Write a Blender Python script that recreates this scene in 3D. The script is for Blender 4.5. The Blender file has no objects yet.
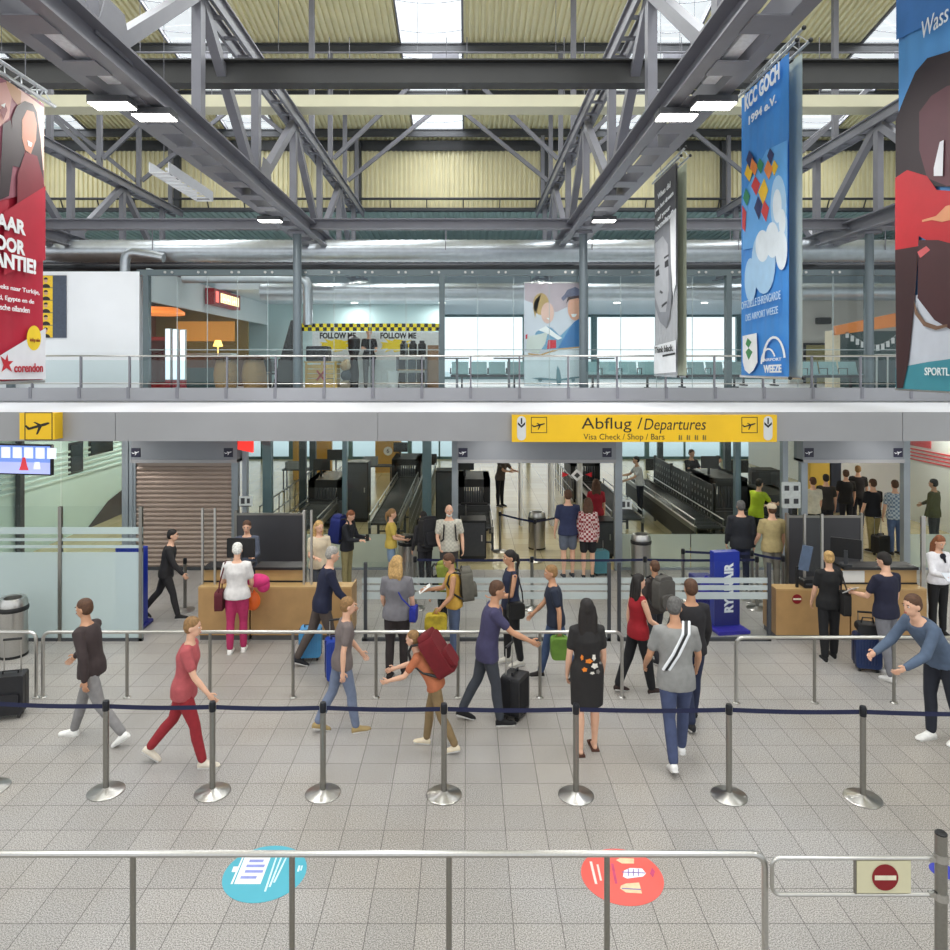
import bpy, math, random
from mathutils import Vector, Matrix
SC = bpy.context.scene
C = SC.collection
R = random.Random(7)
PI = math.pi
# ---------------------------------------------------------------- camera, sky, exposure
EYE, FOC, PX, PY = 4.6, 725.0, 467.0, 365.0
cam = bpy.data.objects.new('camera', bpy.data.cameras.new('camera'))
C.objects.link(cam)
cam.location = (0, 0, EYE)
cam.rotation_euler = (PI/2, 0, 0)
cam.data.sensor_width = 36.0
cam.data.lens = FOC/950*36
cam.data.shift_x = (475-PX)/950
cam.data.shift_y = -(475-PY)/950
cam.data.clip_start = .05
cam.data.clip_end = 800
SC.camera = cam
wd = bpy.data.worlds.new('sky'); SC.world = wd; wd.use_nodes = True
_b = wd.node_tree.nodes['Background']
_b.inputs[0].default_value = (.93, .97, 1.0, 1); _b.inputs[1].default_value = 1.85
SC.view_settings.view_transform = 'Standard'; SC.view_settings.look = 'None'
SC.view_settings.gamma = 1.0; SC.view_settings.use_curve_mapping = False
SC.view_settings.exposure = -0.5

def area(name, loc, sx, sy, power, rot=(0,0,0), col=(1,1,1)):
    l = bpy.data.lights.new(name, 'AREA'); l.shape = 'RECTANGLE'; l.size = sx; l.size_y = sy
    l.energy = power; l.color = col
    o = bpy.data.objects.new(name, l); C.objects.link(o); o.location = loc; o.rotation_euler = rot
    return o

# roof geometry used by the skylights and the roof itself (falls from a ridge towards the back wall)
D_BACK, Z_EAVE, SLOPE, D_RIDGE = 29.0, EYE+8.96, .17, 12.0
def zroof(d): return Z_EAVE + SLOPE*(D_BACK-d) if d >= D_RIDGE else Z_EAVE + SLOPE*(D_BACK-D_RIDGE) - SLOPE*(D_RIDGE-d)
SKY_X = [(-23.8,-21.9), (-16.6,-14.7), (-9.3,-7.37), (-2.07,-.14), (5.1,7.03), (12.3,14.2), (19.5,21.4)]
SKY_D = (13.0, 28.3); SKY_D2 = (-4.0, 11.0)
W_SKY, W_HALL, W_SEC = 1000, 300, 80
for (xa, xb) in SKY_X[1:6]:
    d = sum(SKY_D)/2
    area('skylight_daylight', ((xa+xb)/2, d, zroof(d)+.25), xb-xa, SKY_D[1]-SKY_D[0], W_SKY, (math.atan(-SLOPE),0,0), (.97,.98,1))
    d = sum(SKY_D2)/2
    area('skylight_daylight', ((xa+xb)/2, d, zroof(d)+.25), xb-xa, SKY_D2[1]-SKY_D2[0], W_SKY, (math.atan(SLOPE),0,0), (.97,.98,1))

# ---------------------------------------------------------------- materials
def lin(c): return tuple(((v/255)/12.92 if v/255 <= .04045 else (((v/255)+.055)/1.055)**2.4) for v in c)
MATS = {}
def M(name, rgb=(128,128,128), rough=.5, metal=0., var=.10, scale=18., emit=0., spec=.5):
    if name in MATS: return MATS[name]
    m = bpy.data.materials.new(name); m.use_nodes = True; nt = m.node_tree; n = nt.nodes; L = nt.links
    p = n['Principled BSDF']; c = lin(rgb)
    p.inputs['Roughness'].default_value = rough; p.inputs['Metallic'].default_value = metal
    p.inputs['Specular IOR Level'].default_value = spec
    if emit:
        p.inputs['Base Color'].default_value = (*c, 1)
        p.inputs['Emission Color'].default_value = (*c, 1); p.inputs['Emission Strength'].default_value = emit
    else:
        tc = n.new('ShaderNodeTexCoord'); nz = n.new('ShaderNodeTexNoise'); nz.inputs['Scale'].default_value = scale
        nz.inputs['Detail'].default_value = 3
        rp = n.new('ShaderNodeValToRGB'); e = rp.color_ramp.elements
        e[0].position = .3; e[1].position = .7
        e[0].color = (*[v*(1-var) for v in c], 1); e[1].color = (*[min(1, v*(1+var)) for v in c], 1)
        L.new(tc.outputs['Object'], nz.inputs['Vector']); L.new(nz.outputs['Fac'], rp.inputs[0]); L.new(rp.outputs[0], p.inputs['Base Color'])
    MATS[name] = m; return m
def glass(name, tint=(235,245,245), gloss=.08, rough=.02):
    if name in MATS: return MATS[name]
    m = bpy.data.materials.new(name); m.use_nodes = True; nt = m.node_tree; n = nt.nodes; L = nt.links
    n.remove(n['Principled BSDF'])
    t = n.new('ShaderNodeBsdfTransparent'); t.inputs[0].default_value = (*lin(tint), 1)
    g = n.new('ShaderNodeBsdfGlossy'); g.inputs['Roughness'].default_value = rough; g.inputs[0].default_value = (.9,.95,.95,1)
    mx = n.new('ShaderNodeMixShader'); fr = n.new('ShaderNodeLayerWeight'); fr.inputs[0].default_value = .25
    mm = n.new('ShaderNodeMath'); mm.operation = 'MULTIPLY_ADD'; mm.inputs[1].default_value = .3; mm.inputs[2].default_value = gloss
    L.new(fr.outputs['Fresnel'], mm.inputs[0]); L.new(mm.outputs[0], mx.inputs[0])
    L.new(t.outputs[0], mx.inputs[1]); L.new(g.outputs[0], mx.inputs[2])
    L.new(mx.outputs[0], n['Material Output'].inputs['Surface'])
    MATS[name] = m; return m
def frosted(name, tint=(225,235,235), opac=.6):
    if name in MATS: return MATS[name]
    m = bpy.data.materials.new(name); m.use_nodes = True; nt = m.node_tree; n = nt.nodes; L = nt.links
    p = n['Principled BSDF']; p.inputs['Base Color'].default_value = (*lin(tint), 1); p.inputs['Roughness'].default_value = .35
    p.inputs['Alpha'].default_value = opac
    MATS[name] = m; return m
def checks(name, a, b, sx, sz, rough=.7):
    """two-tone woven plaid"""
    if name in MATS: return MATS[name]
    m = bpy.data.materials.new(name); m.use_nodes = True; nt = m.node_tree; n = nt.nodes; L = nt.links
    p = n['Principled BSDF']; p.inputs['Roughness'].default_value = rough
    tc = n.new('ShaderNodeTexCoord'); mp = n.new('ShaderNodeMapping'); mp.inputs['Scale'].default_value = (sx, sx, sz)
    ck = n.new('ShaderNodeTexChecker'); ck.inputs['Scale'].default_value = 1
    ck.inputs[1].default_value = (*lin(a), 1); ck.inputs[2].default_value = (*lin(b), 1)
    L.new(tc.outputs['Object'], mp.inputs[0]); L.new(mp.outputs[0], ck.inputs[0]); L.new(ck.outputs[0], p.inputs['Base Color'])
    MATS[name] = m; return m

# ---------------------------------------------------------------- mesh builder
class MB:
    def __init__(s): s.v = []; s.f = []; s.mi = []; s.cur = 0
    def add(s, vs, fs):
        o = len(s.v); s.v += [tuple(p) for p in vs]; s.f += [tuple(i+o for i in f) for f in fs]; s.mi += [s.cur]*len(fs); return s
    def mat(s, i): s.cur = i; return s
    def box(s, a, b, mtx=None):
        x0,y0,z0 = a; x1,y1,z1 = b
        vs = [(x0,y0,z0),(x1,y0,z0),(x1,y1,z0),(x0,y1,z0),(x0,y0,z1),(x1,y0,z1),(x1,y1,z1),(x0,y1,z1)]
        if mtx is not None: vs = [tuple(mtx @ Vector(p)) for p in vs]
        return s.add(vs, [(0,3,2,1),(4,5,6,7),(0,1,5,4),(1,2,6,5),(2,3,7,6),(3,0,4,7)])
    def cbox(s, c, d, mtx=None):
        return s.box([c[i]-d[i]/2 for i in range(3)], [c[i]+d[i]/2 for i in range(3)], mtx)
    def rbox(s, a, b, r=.03, n=3, axis=1):
        """box with rounded edges seen along one axis (prism of a rounded rectangle)"""
        ax = [i for i in range(3) if i != axis]
        u0,u1,w0,w1 = a[ax[0]], b[ax[0]], a[ax[1]], b[ax[1]]
        pts = []
        for (cu,cw,t0) in ((u1-r,w1-r,0),(u0+r,w1-r,90),(u0+r,w0+r,180),(u1-r,w0+r,270)):
            for k in range(n+1):
                t = math.radians(t0+90*k/n); pts.append((cu+r*math.cos(t), cw+r*math.sin(t)))
        def P3(p, t):
            q = [0,0,0]; q[ax[0]] = p[0]; q[ax[1]] = p[1]; q[axis] = t; return tuple(q)
        N = len(pts); vs = [P3(p, a[axis]) for p in pts]+[P3(p, b[axis]) for p in pts]
        fs = [tuple(range(N)), tuple(range(2*N-1, N-1, -1))]+[(i, i+N, (i+1)%N+N, (i+1)%N) for i in range(N)]
        return s.add(vs, fs)
    def ring_loft(s, rings, caps=True, closed=False):
        n = len(rings[0]); o = len(s.v); vs = [p for r in rings for p in r]; fs = []
        m = len(rings)
        for i in range(m if closed else m-1):
            a = i*n; b = ((i+1) % m)*n
            for k in range(n): fs.append((a+k, a+(k+1)%n, b+(k+1)%n, b+k))
        if caps and not closed: fs.append(tuple(range(n-1,-1,-1))); fs.append(tuple((m-1)*n+k for k in range(n)))
        return s.add(vs, fs)
    def tube(s, pts, r, n=8, closed=False, caps=True, ball=False):
        pts = [Vector(p) for p in pts]; m = len(pts)
        rs = r if isinstance(r, (list, tuple)) else [r]*m
        if ball:
            for q in (0, -1):
                s.ball(pts[q], (rs[q],)*3, 8, 6)
        rings = []; up = None
        for i, p in enumerate(pts):
            if closed: t = (pts[(i+1)%m]-pts[i-1])
            elif i == 0: t = pts[1]-p
            elif i == m-1: t = p-pts[-2]
            else: t = (pts[i+1]-p).normalized()+(p-pts[i-1]).normalized()
            t.normalize()
            if up is None:
                up = Vector((0,0,1)) if abs(t.z) < .9 else Vector((0,1,0))
            u = t.cross(up); u.normalize(); w = u.cross(t); w.normalize(); up = w
            rings.append([tuple(p+u*(rs[i]*math.cos(2*PI*k/n))+w*(rs[i]*math.sin(2*PI*k/n))) for k in range(n)])
        return s.ring_loft(rings, caps, closed)
    def bar(s, a, b, w, h, up=(0,0,1)):
        """rectangular bar from a to b, w wide (horizontal) and h deep (along up)"""
        a = Vector(a); b = Vector(b); t = (b-a).normalized(); up = Vector(up)
        if abs(t.dot(up)) > .95: up = Vector((0,1,0))
        u = t.cross(up).normalized(); k = u.cross(t).normalized()
        q = [u*(w/2)+k*(h/2), -u*(w/2)+k*(h/2), -u*(w/2)-k*(h/2), u*(w/2)-k*(h/2)]
        return s.ring_loft([[tuple(a+p) for p in q], [tuple(b+p) for p in q]])
    def cyl(s, a, b, r, n=16, r2=None): return s.tube([a, b], [r, r if r2 is None else r2], n)
    def lathe(s, prof, n=24, c=(0,0,0)):
        rings = [[(c[0]+r*math.cos(2*PI*k/n), c[1]+r*math.sin(2*PI*k/n), c[2]+z) for k in range(n)] for r, z in prof]
        return s.ring_loft(rings)
    def ball(s, c, r, n=14, m=9, mtx=None):
        rings = []
        for i in range(1, m):
            t = PI*i/m
            ring = [Vector((r[0]*math.sin(t)*math.cos(2*PI*k/n), r[1]*math.sin(t)*math.sin(2*PI*k/n), -r[2]*math.cos(t))) for k in range(n)]
            if mtx is not None: ring = [mtx @ p for p in ring]
            rings.append([tuple(p+Vector(c)) for p in ring])
        return s.ring_loft(rings)
    def poly(s, pts): return s.add(pts, [tuple(range(len(pts)))])
    def prism(s, pts, ext):
        n = len(pts); e = Vector(ext)
        return s.add([tuple(p) for p in pts]+[tuple(Vector(p)+e) for p in pts],
                     [tuple(range(n-1,-1,-1)), tuple(range(n, 2*n))]+[(i,(i+1)%n,(i+1)%n+n,i+n) for i in range(n)])
    def xform(s, mtx): s.v = [tuple(mtx @ Vector(p)) for p in s.v]; return s
    def mesh(s, name, mats, smooth=True, off=None):
        me = bpy.data.meshes.new(name)
        vs = s.v if off is None else [(p[0]-off[0], p[1]-off[1], p[2]-off[2]) for p in s.v]
        me.from_pydata(vs, [], s.f); me.validate()
        for m in (mats if isinstance(mats, (list, tuple)) else [mats]): me.materials.append(m)
        if any(s.mi) and len(me.polygons) == len(s.mi):
            me.polygons.foreach_set('material_index', s.mi)
        import bmesh
        bm = bmesh.new(); bm.from_mesh(me); bmesh.ops.recalc_face_normals(bm, faces=bm.faces); bm.to_mesh(me); bm.free()
        if smooth:
            me.shade_smooth(); me.set_sharp_from_angle(angle=math.radians(35))
        return me
    def build(s, name, mats, parent=None, smooth=True, off=None):
        o = bpy.data.objects.new(name, s.mesh(name, mats, smooth, off)); C.objects.link(o)
        if parent is not None: o.parent = parent
        return o
def tag(o, label=None, cat=None, group=None, kind=None):
    if label: o['label'] = label
    if cat: o['category'] = cat
    if group: o['group'] = group
    if kind: o['kind'] = kind
    return o
def struct(name, mb, mats, label=None, smooth=True):
    o = mb.build(name, mats, None, smooth); o['kind'] = 'structure'
    if label: o['label'] = label
    return o
def root(name, label, cat, loc=(0,0,0), rotz=0., group=None):
    o = bpy.data.objects.new(name, None); C.objects.link(o); o.location = loc; o.rotation_euler = (0,0,rotz)
    o.empty_display_size = .2
    return tag(o, label, cat, group)
def solo(name, mb, mats, label, cat, loc=(0,0,0), rotz=0., group=None):
    """a thing that is a single mesh, local coordinates around its base"""
    o = mb.build(name, mats); o.location = loc; o.rotation_euler = (0,0,rotz)
    return tag(o, label, cat, group)
def kids(o): return [c for c in bpy.data.objects if c.parent == o]
def dup(src, loc, rotz=None, label=None, group=None):
    r = src.copy(); C.objects.link(r); r.location = loc
    if rotz is not None: r.rotation_euler = (0,0,rotz)
    if label: r['label'] = label
    if group: r['group'] = group
    for ch in kids(src):
        c = ch.copy(); C.objects.link(c); c.parent = r
        for g in kids(ch):
            d = g.copy(); C.objects.link(d); d.parent = c
    return r
def at(px, py, d): return Vector(((px-PX)/FOC*d, d, EYE+(PY-py)/FOC*d))
def X(px, d): return (px-PX)/FOC*d
def Z(py, d): return EYE+(PY-py)/FOC*d
def fd(py): return FOC*EYE/(py-PY)          # depth of a floor point seen at row py
_fonts = {}
def text_mesh(txt, size, shear=0., bold=0.):
    cu = bpy.data.curves.new('lettering', 'FONT'); cu.body = txt; cu.size = size; cu.align_x = 'CENTER'; cu.align_y = 'CENTER'
    cu.shear = shear; cu.extrude = .002; cu.resolution_u = 3; cu.offset = bold
    ob = bpy.data.objects.new('lettering', cu); C.objects.link(ob)
    me = bpy.data.meshes.new_from_object(ob.evaluated_get(bpy.context.evaluated_depsgraph_get()))
    bpy.data.objects.remove(ob); bpy.data.curves.remove(cu)
    return me
def lettering(txt, size, mat, parent, mtx, name='lettering', width=None, shear=0., bold=0., height=None):
    """text in its own XY plane, placed by mtx (local to the parent)"""
    me = text_mesh(txt, size, shear, bold); me.name = name
    xs = [v.co.x for v in me.vertices]; w = max(xs)-min(xs)
    k = width/w if width else 1.
    mid = (max(xs)+min(xs))/2
    ys = [v.co.y for v in me.vertices]; ky = height/(max(ys)-min(ys)) if height else 1.; my = (max(ys)+min(ys))/2 if height else 0
    for v in me.vertices: v.co = mtx @ Vector(((v.co.x-mid)*k, (v.co.y-my)*ky, v.co.z))
    me.materials.clear(); me.materials.append(mat)
    o = bpy.data.objects.new(name, me); C.objects.link(o); o.parent = parent
    return o
def frame(o, u, v):
    """matrix whose X is u, Y is v, origin o"""
    u = Vector(u).normalized(); v = Vector(v).normalized(); w = u.cross(v)
    return Matrix(((u.x,v.x,w.x,o[0]),(u.y,v.y,w.y,o[1]),(u.z,v.z,w.z,o[2]),(0,0,0,1)))
FRONT = lambda o: frame(o, (1,0,0), (0,0,1))     # faces the camera side (-Y)

STEEL = M('painted_steel_grey', (122,122,130), .42, 0., .06, 3)
STEELD = M('painted_steel_dark', (62,64,68), .5, 0., .08, 3)
INOX = M('brushed_stainless', (190,188,184), .28, 1., .05, 60)
INOXD = M('stainless_satin', (150,148,142), .34, 1., .06, 60)
BLACK = M('black_plastic', (22,22,24), .45, 0., .15, 20)
DGREY = M('dark_grey_plastic', (58,60,64), .5, 0., .10, 20)
WHITE = M('white_paint', (232,234,238), .5, 0., .02, 5)
CLEAR = glass('clear_glass', (251,253,253), .004)
# ---------------------------------------------------------------- the hall
def floor_material():
    m = bpy.data.materials.new('granite_floor_tiles'); m.use_nodes = True; nt = m.node_tree; n = nt.nodes; L = nt.links
    p = n['Principled BSDF']
    tc = n.new('ShaderNodeTexCoord'); mp = n.new('ShaderNodeMapping'); mp.inputs['Location'].default_value = (.02, .03, 0)
    L.new(tc.outputs['Object'], mp.inputs[0])
    br = n.new('ShaderNodeTexBrick'); br.offset = 0; br.inputs['Scale'].default_value = 1
    br.inputs['Brick Width'].default_value = .4; br.inputs['Row Height'].default_value = .4; br.inputs['Mortar Size'].default_value = .004
    br.inputs['Mortar Smooth'].default_value = .1
    br.inputs['Color1'].default_value = (.94,.94,.94,1); br.inputs['Color2'].default_value = (1.06,1.05,1.04,1); br.inputs['Mortar'].default_value = (.36,.35,.34,1)
    L.new(mp.outputs[0], br.inputs[0])
    sp = n.new('ShaderNodeTexNoise'); sp.inputs['Scale'].default_value = 95; sp.inputs['Detail'].default_value = 2
    L.new(mp.outputs[0], sp.inputs[0])
    r1 = n.new('ShaderNodeValToRGB'); e = r1.color_ramp.elements
    e[0].position = .34; e[0].color = (*lin((104,103,101)),1); e[1].position = .68; e[1].color = (*lin((196,193,190)),1)
    x = e.new(.5); x.color = (*lin((158,155,152)),1)
    L.new(sp.outputs['Fac'], r1.inputs[0])
    st = n.new('ShaderNodeTexNoise'); st.inputs['Scale'].default_value = .45; st.inputs['Detail'].default_value = 4
    L.new(mp.outputs[0], st.inputs[0])
    r2 = n.new('ShaderNodeValToRGB'); e = r2.color_ramp.elements
    e[0].position = .35; e[0].color = (.93,.89,.83,1); e[1].position = .65; e[1].color = (1.03,1.03,1.04,1)
    L.new(st.outputs['Fac'], r2.inputs[0])
    def mul(a, b):
        q = n.new('ShaderNodeMix'); q.data_type = 'RGBA'; q.blend_type = 'MULTIPLY'; q.inputs[0].default_value = 1
        L.new(a, q.inputs[6]); L.new(b, q.inputs[7]); return q.outputs[2]
    L.new(mul(mul(r1.outputs[0], br.outputs[0]), r2.outputs[0]), p.inputs['Base Color'])
    p.inputs['Roughness'].default_value = .42
    return m
def secfloor_material():
    m = bpy.data.materials.new('warm_stone_floor'); m.use_nodes = True; nt = m.node_tree; n = nt.nodes; L = nt.links
    p = n['Principled BSDF']
    tc = n.new('ShaderNodeTexCoord')
    br = n.new('ShaderNodeTexBrick'); br.offset = 0; br.inputs['Scale'].default_value = 1
    br.inputs['Brick Width'].default_value = .6; br.inputs['Row Height'].default_value = .6; br.inputs['Mortar Size'].default_value = .006
    br.inputs['Color1'].default_value = (*lin((186,172,132)),1); br.inputs['Color2'].default_value = (*lin((196,184,146)),1); br.inputs['Mortar'].default_value = (*lin((140,128,96)),1)
    L.new(tc.outputs['Object'], br.inputs[0]); L.new(br.outputs[0], p.inputs['Base Color'])
    p.inputs['Roughness'].default_value = .2
    return m
XL, XR = -19.5, 20.5
D_FAC = 16.3          # departures facade
struct('floor', MB().box((XL,-7,-.3),(XR,D_FAC,0)), floor_material(), 'grey speckled granite tile floor of the check-in hall')
struct('floor_2', MB().box((XL,D_FAC,-.3),(XR,36,0)), secfloor_material(), 'warm yellowish stone floor of the security hall')
struct('floor_3', MB().box((-300,36,-.8),(300,500,-.3)), M('apron_concrete', (206,222,228), .8, 0, .04, .05), 'pale concrete apron outside the far windows')
CREAM = M('cream_sheet_steel', (240,232,192), .5, 0., .04, 2)
def ribs(x0, x1, pitch=.19, dep=.085):
    """x/offset profile of trapezoid sheeting"""
    pts = []; x = x0
    while x < x1:
        for fx, o in ((0,0),(.45,0),(.55,dep),(.9,dep)):
            if x+fx*pitch < x1: pts.append((x+fx*pitch, o))
        x += pitch
    pts.append((x1, 0)); return pts
# roof sheeting, ribs running down the slope, skylight strips left open
rf = MB()
edges = [XL]+[v for ab in SKY_X[1:6] for v in ab]+[XR]
segs = [(edges[i], edges[i+1]) for i in range(0, len(edges), 2)]
def sheet(mb, x0, x1, da, db):
    pr = ribs(x0, x1); n = len(pr)
    vs = [(x, da, zroof(da)+o) for x, o in pr]+[(x, db, zroof(db)+o) for x, o in pr]
    mb.add(vs, [(i, i+1, i+1+n, i+n) for i in range(n-1)])
for a, b in segs:
    sheet(rf, a, b, D_RIDGE, D_BACK+.1); sheet(rf, a, b, -7, D_RIDGE)
for a, b in SKY_X[1:6]:
    for da, db in ((SKY_D[1], D_BACK+.1), (D_RIDGE, SKY_D[0]), (SKY_D2[1], D_RIDGE), (-7, SKY_D2[0])): sheet(rf, a, b, da, db)
struct('ceiling', rf, CREAM, 'cream corrugated steel roof sheeting', smooth=False)
# roof deck above the sheeting keeps the daylight to the skylights
dk = MB()
for a, b in segs: dk.add([(a,-7,zroof(-7)+.12),(b,-7,zroof(-7)+.12),(b,D_RIDGE,zroof(D_RIDGE)+.12),(a,D_RIDGE,zroof(D_RIDGE)+.12),(b,D_BACK+.1,Z_EAVE+.12),(a,D_BACK+.1,Z_EAVE+.12)], [(0,1,2,3),(3,2,4,5)])
struct('ceiling_2', dk, STEELD, 'outer roof deck', smooth=False)
k = 1
for a, b in SKY_X[1:6]:
    for (da, db) in (SKY_D, SKY_D2):
        w = struct('window_%d' % k, MB().add([(a,da,zroof(da)+.06),(b,da,zroof(da)+.06),(b,db,zroof(db)+.06),(a,db,zroof(db)+.06)], [(0,1,2,3)]),
                   CLEAR, 'skylight strip in the roof sheeting'); k += 1
        fr = MB(); d = da+.9
        while d < db:       # curved hoops of the skylight
            fr.tube([(a+(b-a)*t/6, d, zroof(d)+.02-.10*math.sin(PI*t/6)) for t in range(7)], .012, 5); d += 1.35
        for x in (a, b): fr.bar((x,da,zroof(da)), (x,db,zroof(db)), .06, .10)
        fr.build('window_frame', STEEL, w)
# purlins
pl = MB(); d = 28.0
k = 1
while d > 12.5:
    z = zroof(d)-.02
    mb = MB().box((XL,d-.05,z-.05),(XR,d+.05,z)).box((XL,d-.012,z-.26),(XR,d+.012,z-.05)).box((XL,d-.05,z-.30),(XR,d+.05,z-.26))
    struct('trim_%d' % k, mb, STEELD, 'dark roof purlin'); k += 1; d -= 2.7
mb = MB().box((XL,D_BACK-.16,Z_EAVE-.42),(XR,D_BACK-.02,Z_EAVE-.02)); struct('trim_%d' % k, mb, STEELD, 'dark eaves beam above the cream back wall'); k += 1
# cream back wall
Z_WB = Z(209, D_BACK)
pr = ribs(XL, XR); n = len(pr)
struct('wall_back', MB().add([(x, D_BACK-o, Z_WB) for x, o in pr]+[(x, D_BACK-o, Z_EAVE+.05) for x, o in pr], [(i, i+1, i+1+n, i+n) for i in range(n-1)]).box((XL,D_BACK+.01,Z_WB),(XR,D_BACK+.08,Z_EAVE+.1)), CREAM, 'cream corrugated wall high at the back of the hall', smooth=False)
mb = MB().box((XL,D_BACK-.25,Z_WB-.12),(XR,D_BACK+.05,Z_WB)); struct('trim_%d' % k, mb, STEELD, 'dark rail along the foot of the cream wall'); k += 1
mb = MB().tube([(XL,D_BACK-.3,Z(200.5,D_BACK)),(XR,D_BACK-.3,Z(200.5,D_BACK))], .05, 8)
for i in range(28): x = XL+.5+i*1.45; mb.bar((x,D_BACK-.3,Z(200.5,D_BACK)), (x,D_BACK-.1,Z_WB), .04, .04)
struct('trim_%d' % k, mb, STEELD, 'dark handrail along the foot of the cream wall'); k += 1
for j, tx in enumerate((-11.4-.1, -4.33, 3.1, 10.2)):
    mb = MB().box((tx-.12,D_BACK-.32,Z_WB),(tx+.12,D_BACK-.06,Z_EAVE-.1)); struct('trim_%d' % k, mb, STEELD, 'dark steel wall post'); k += 1
struct('wall_left', MB().box((XL-.2,6,0),(XL,40,16)), M('wall_cool_white', (214,222,226), .6, 0, .03, 3), 'side wall of the hall')
struct('wall_right', MB().box((XR,6,0),(XR+.2,40,16)), MATS['wall_cool_white'], 'side wall of the hall')
# lower annex roof behind the cream wall
pr = ribs(XL, XR, .28, .06); n = len(pr)
struct('ceiling_3', MB().add([(x, D_BACK, 10.72+o) for x, o in pr]+[(x, 37, 10.2+o) for x, o in pr], [(i, i+1, i+1+n, i+n) for i in range(n-1)]), M('annex_sheet', (176,196,190), .5, 0, .05, 2), 'pale corrugated ceiling of the lounge annex', smooth=False)
# ---------------------------------------------------------------- trusses
H_LO, H_UP = EYE+3.52, EYE+5.98
TX = [-11.45, -4.26, 2.92, 10.1]
def truss(x, label):
    t = root('roof_truss', label, 'roof truss', (x, 18, H_LO), 0, 'lattice roof trusses running away from the viewer')
    def seg(name, mb, mat=STEEL): return mb.build(name, mat, t, True, (0, 18, H_LO))
    for s in (-1, 1):
        mb = MB()
        for zz, hh in ((H_LO-.16,.03),(H_LO+.16,.03)): mb.box((s*.16 if s>0 else -.34, 4, zz-hh/2),(.34 if s>0 else -.16, D_BACK-.1, zz+hh/2))
        mb.box((s*.17-.012,4,H_LO-.16),(s*.17+.012,D_BACK-.1,H_LO+.16)); seg('bottom_chord', mb)
        mb = MB().box((s*.15-.03,4,H_UP-.12),(s*.15+.03,D_BACK-.2,H_UP+.12)); mb.box((s*.15-.08,4,H_UP+.10),(s*.15+.08,D_BACK-.2,H_UP+.13)); seg('top_chord', mb)
    d = 5.
    while d < D_BACK-.6: seg('batten_plate', MB().box((-.18,d-.2,H_LO-.19),(.18,d+.2,H_LO-.175))); d += 1.05
    d = 5.2
    while d < D_BACK-.6: seg('ladder_batten', MB().box((-.13,d-.05,H_UP-.1),(.13,d+.05,H_UP-.06))); d += .79
    up = [5.2, 11.5, 17.8, 24.1]; lo = [8.35, 14.65, 20.95, 27.25]
    for d in sorted(up+lo): seg('web_post', MB().bar((0,d,H_LO-.1),(0,d,H_UP+.1),.15,.20))
    for i, u in enumerate(up):
        for l in (lo[i-1] if i else None, lo[i]):
            if l: seg('web_diagonal', MB().bar((0,u,H_UP-.05),(0,l,H_LO+.05),.16,.19))
    for d in lo: seg('gusset_plate', MB().prism([(0.2,d-.45,H_LO+.1),(0.2,d+.45,H_LO+.1),(0.2,d+.22,H_LO+.62),(0.2,d-.22,H_LO+.62)], (.014,0,0)))
    for d in (19.9, 22.6, 25.3, 28.0): seg('roof_post', MB().bar((0,d,H_UP),(0,d,zroof(d)-.28),.14,.14), STEEL)
    return t
for x, l in zip(TX, ('steel roof truss at the far left behind the red banner', 'steel roof truss left of centre ending above the kiosk column', 'steel roof truss right of centre passing above the grey portrait banner', 'steel roof truss at the right behind the big red-shirt banner')): truss(x, l)
# transverse sway frames (inverted V) between the trusses
for d, nm in ((22.6,'nearer'), (25.3,'farther')):
    for i, (xa, xb) in enumerate([(XL+.9, TX[0])]+list(zip(TX[:-1], TX[1:]))+[(TX[3], 17.3)]):
        xm = (xa+xb)/2; z0 = H_UP+.45; z1 = zroof(d)-.42
        t = root('sway_brace', '%s inverted-V steel brace under the roof, %s' % (nm, ('at the far left edge','left bay by the red banner','middle bay','right bay behind the blue banner','far right bay')[i]), 'roof brace', (xm, d, z1), 0, 'inverted-V roof braces')
        off = (xm, d, z1)
        MB().bar((xa+.1,d,z0),(xm-.12,d,z1),.09,.13).build('brace_leg', STEEL, t, True, off)
        MB().bar((xb-.1,d,z0),(xm+.12,d,z1),.09,.13).build('brace_leg', STEEL, t, True, off)
        MB().prism([(xm-.42,d-.08,z1+.12),(xm+.42,d-.08,z1+.12),(xm+.42,d-.08,z1-.1),(xm+.2,d-.08,z1-.2),(xm-.2,d-.08,z1-.2),(xm-.42,d-.08,z1-.1)], (0,.02,0)).build('apex_plate', STEEL, t, True, off)
# cross beams
def ibeam(x0, x1, d, z0, z1, w=.24):
    return MB().box((x0,d-w/2,z1-.025),(x1,d+w/2,z1)).box((x0,d-.02,z0+.025),(x1,d+.02,z1-.025)).box((x0,d-w/2,z0),(x1,d+w/2,z0+.025))
o = struct('trim_%d' % k, ibeam(XL, XR, 12.6, Z(86,12.6), Z(62,12.6), .3), M('painted_steel_black', (58,58,58), .5, 0, .06, 2), 'dark crossbeam spanning the hall under the roof'); k += 1
o = struct('trim_%d' % k, ibeam(XL, XR, 18.9, Z(229.5,18.9), Z(219.5,18.9), .3), STEEL, 'grey crossbeam at the level of the column heads'); k += 1
ct = solo('cable_duct', MB().box((XL,-.3,-.145),(XR,.3,.145)), M('cream_paint', (222,218,190), .5, 0, .02, 3), 'cream flat duct spanning the hall below the roof', 'duct', (0,18.1,Z(105,18.1)))
for i in range(14):
    x = XL+1.6+i*2.9
    MB().cyl((x,-.2,.14),(x,-.2,1.6),.01,5).cyl((x+.5,-.2,.14),(x+.5,-.2,1.6),.01,5).build('hanger', STEEL, ct)
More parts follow.
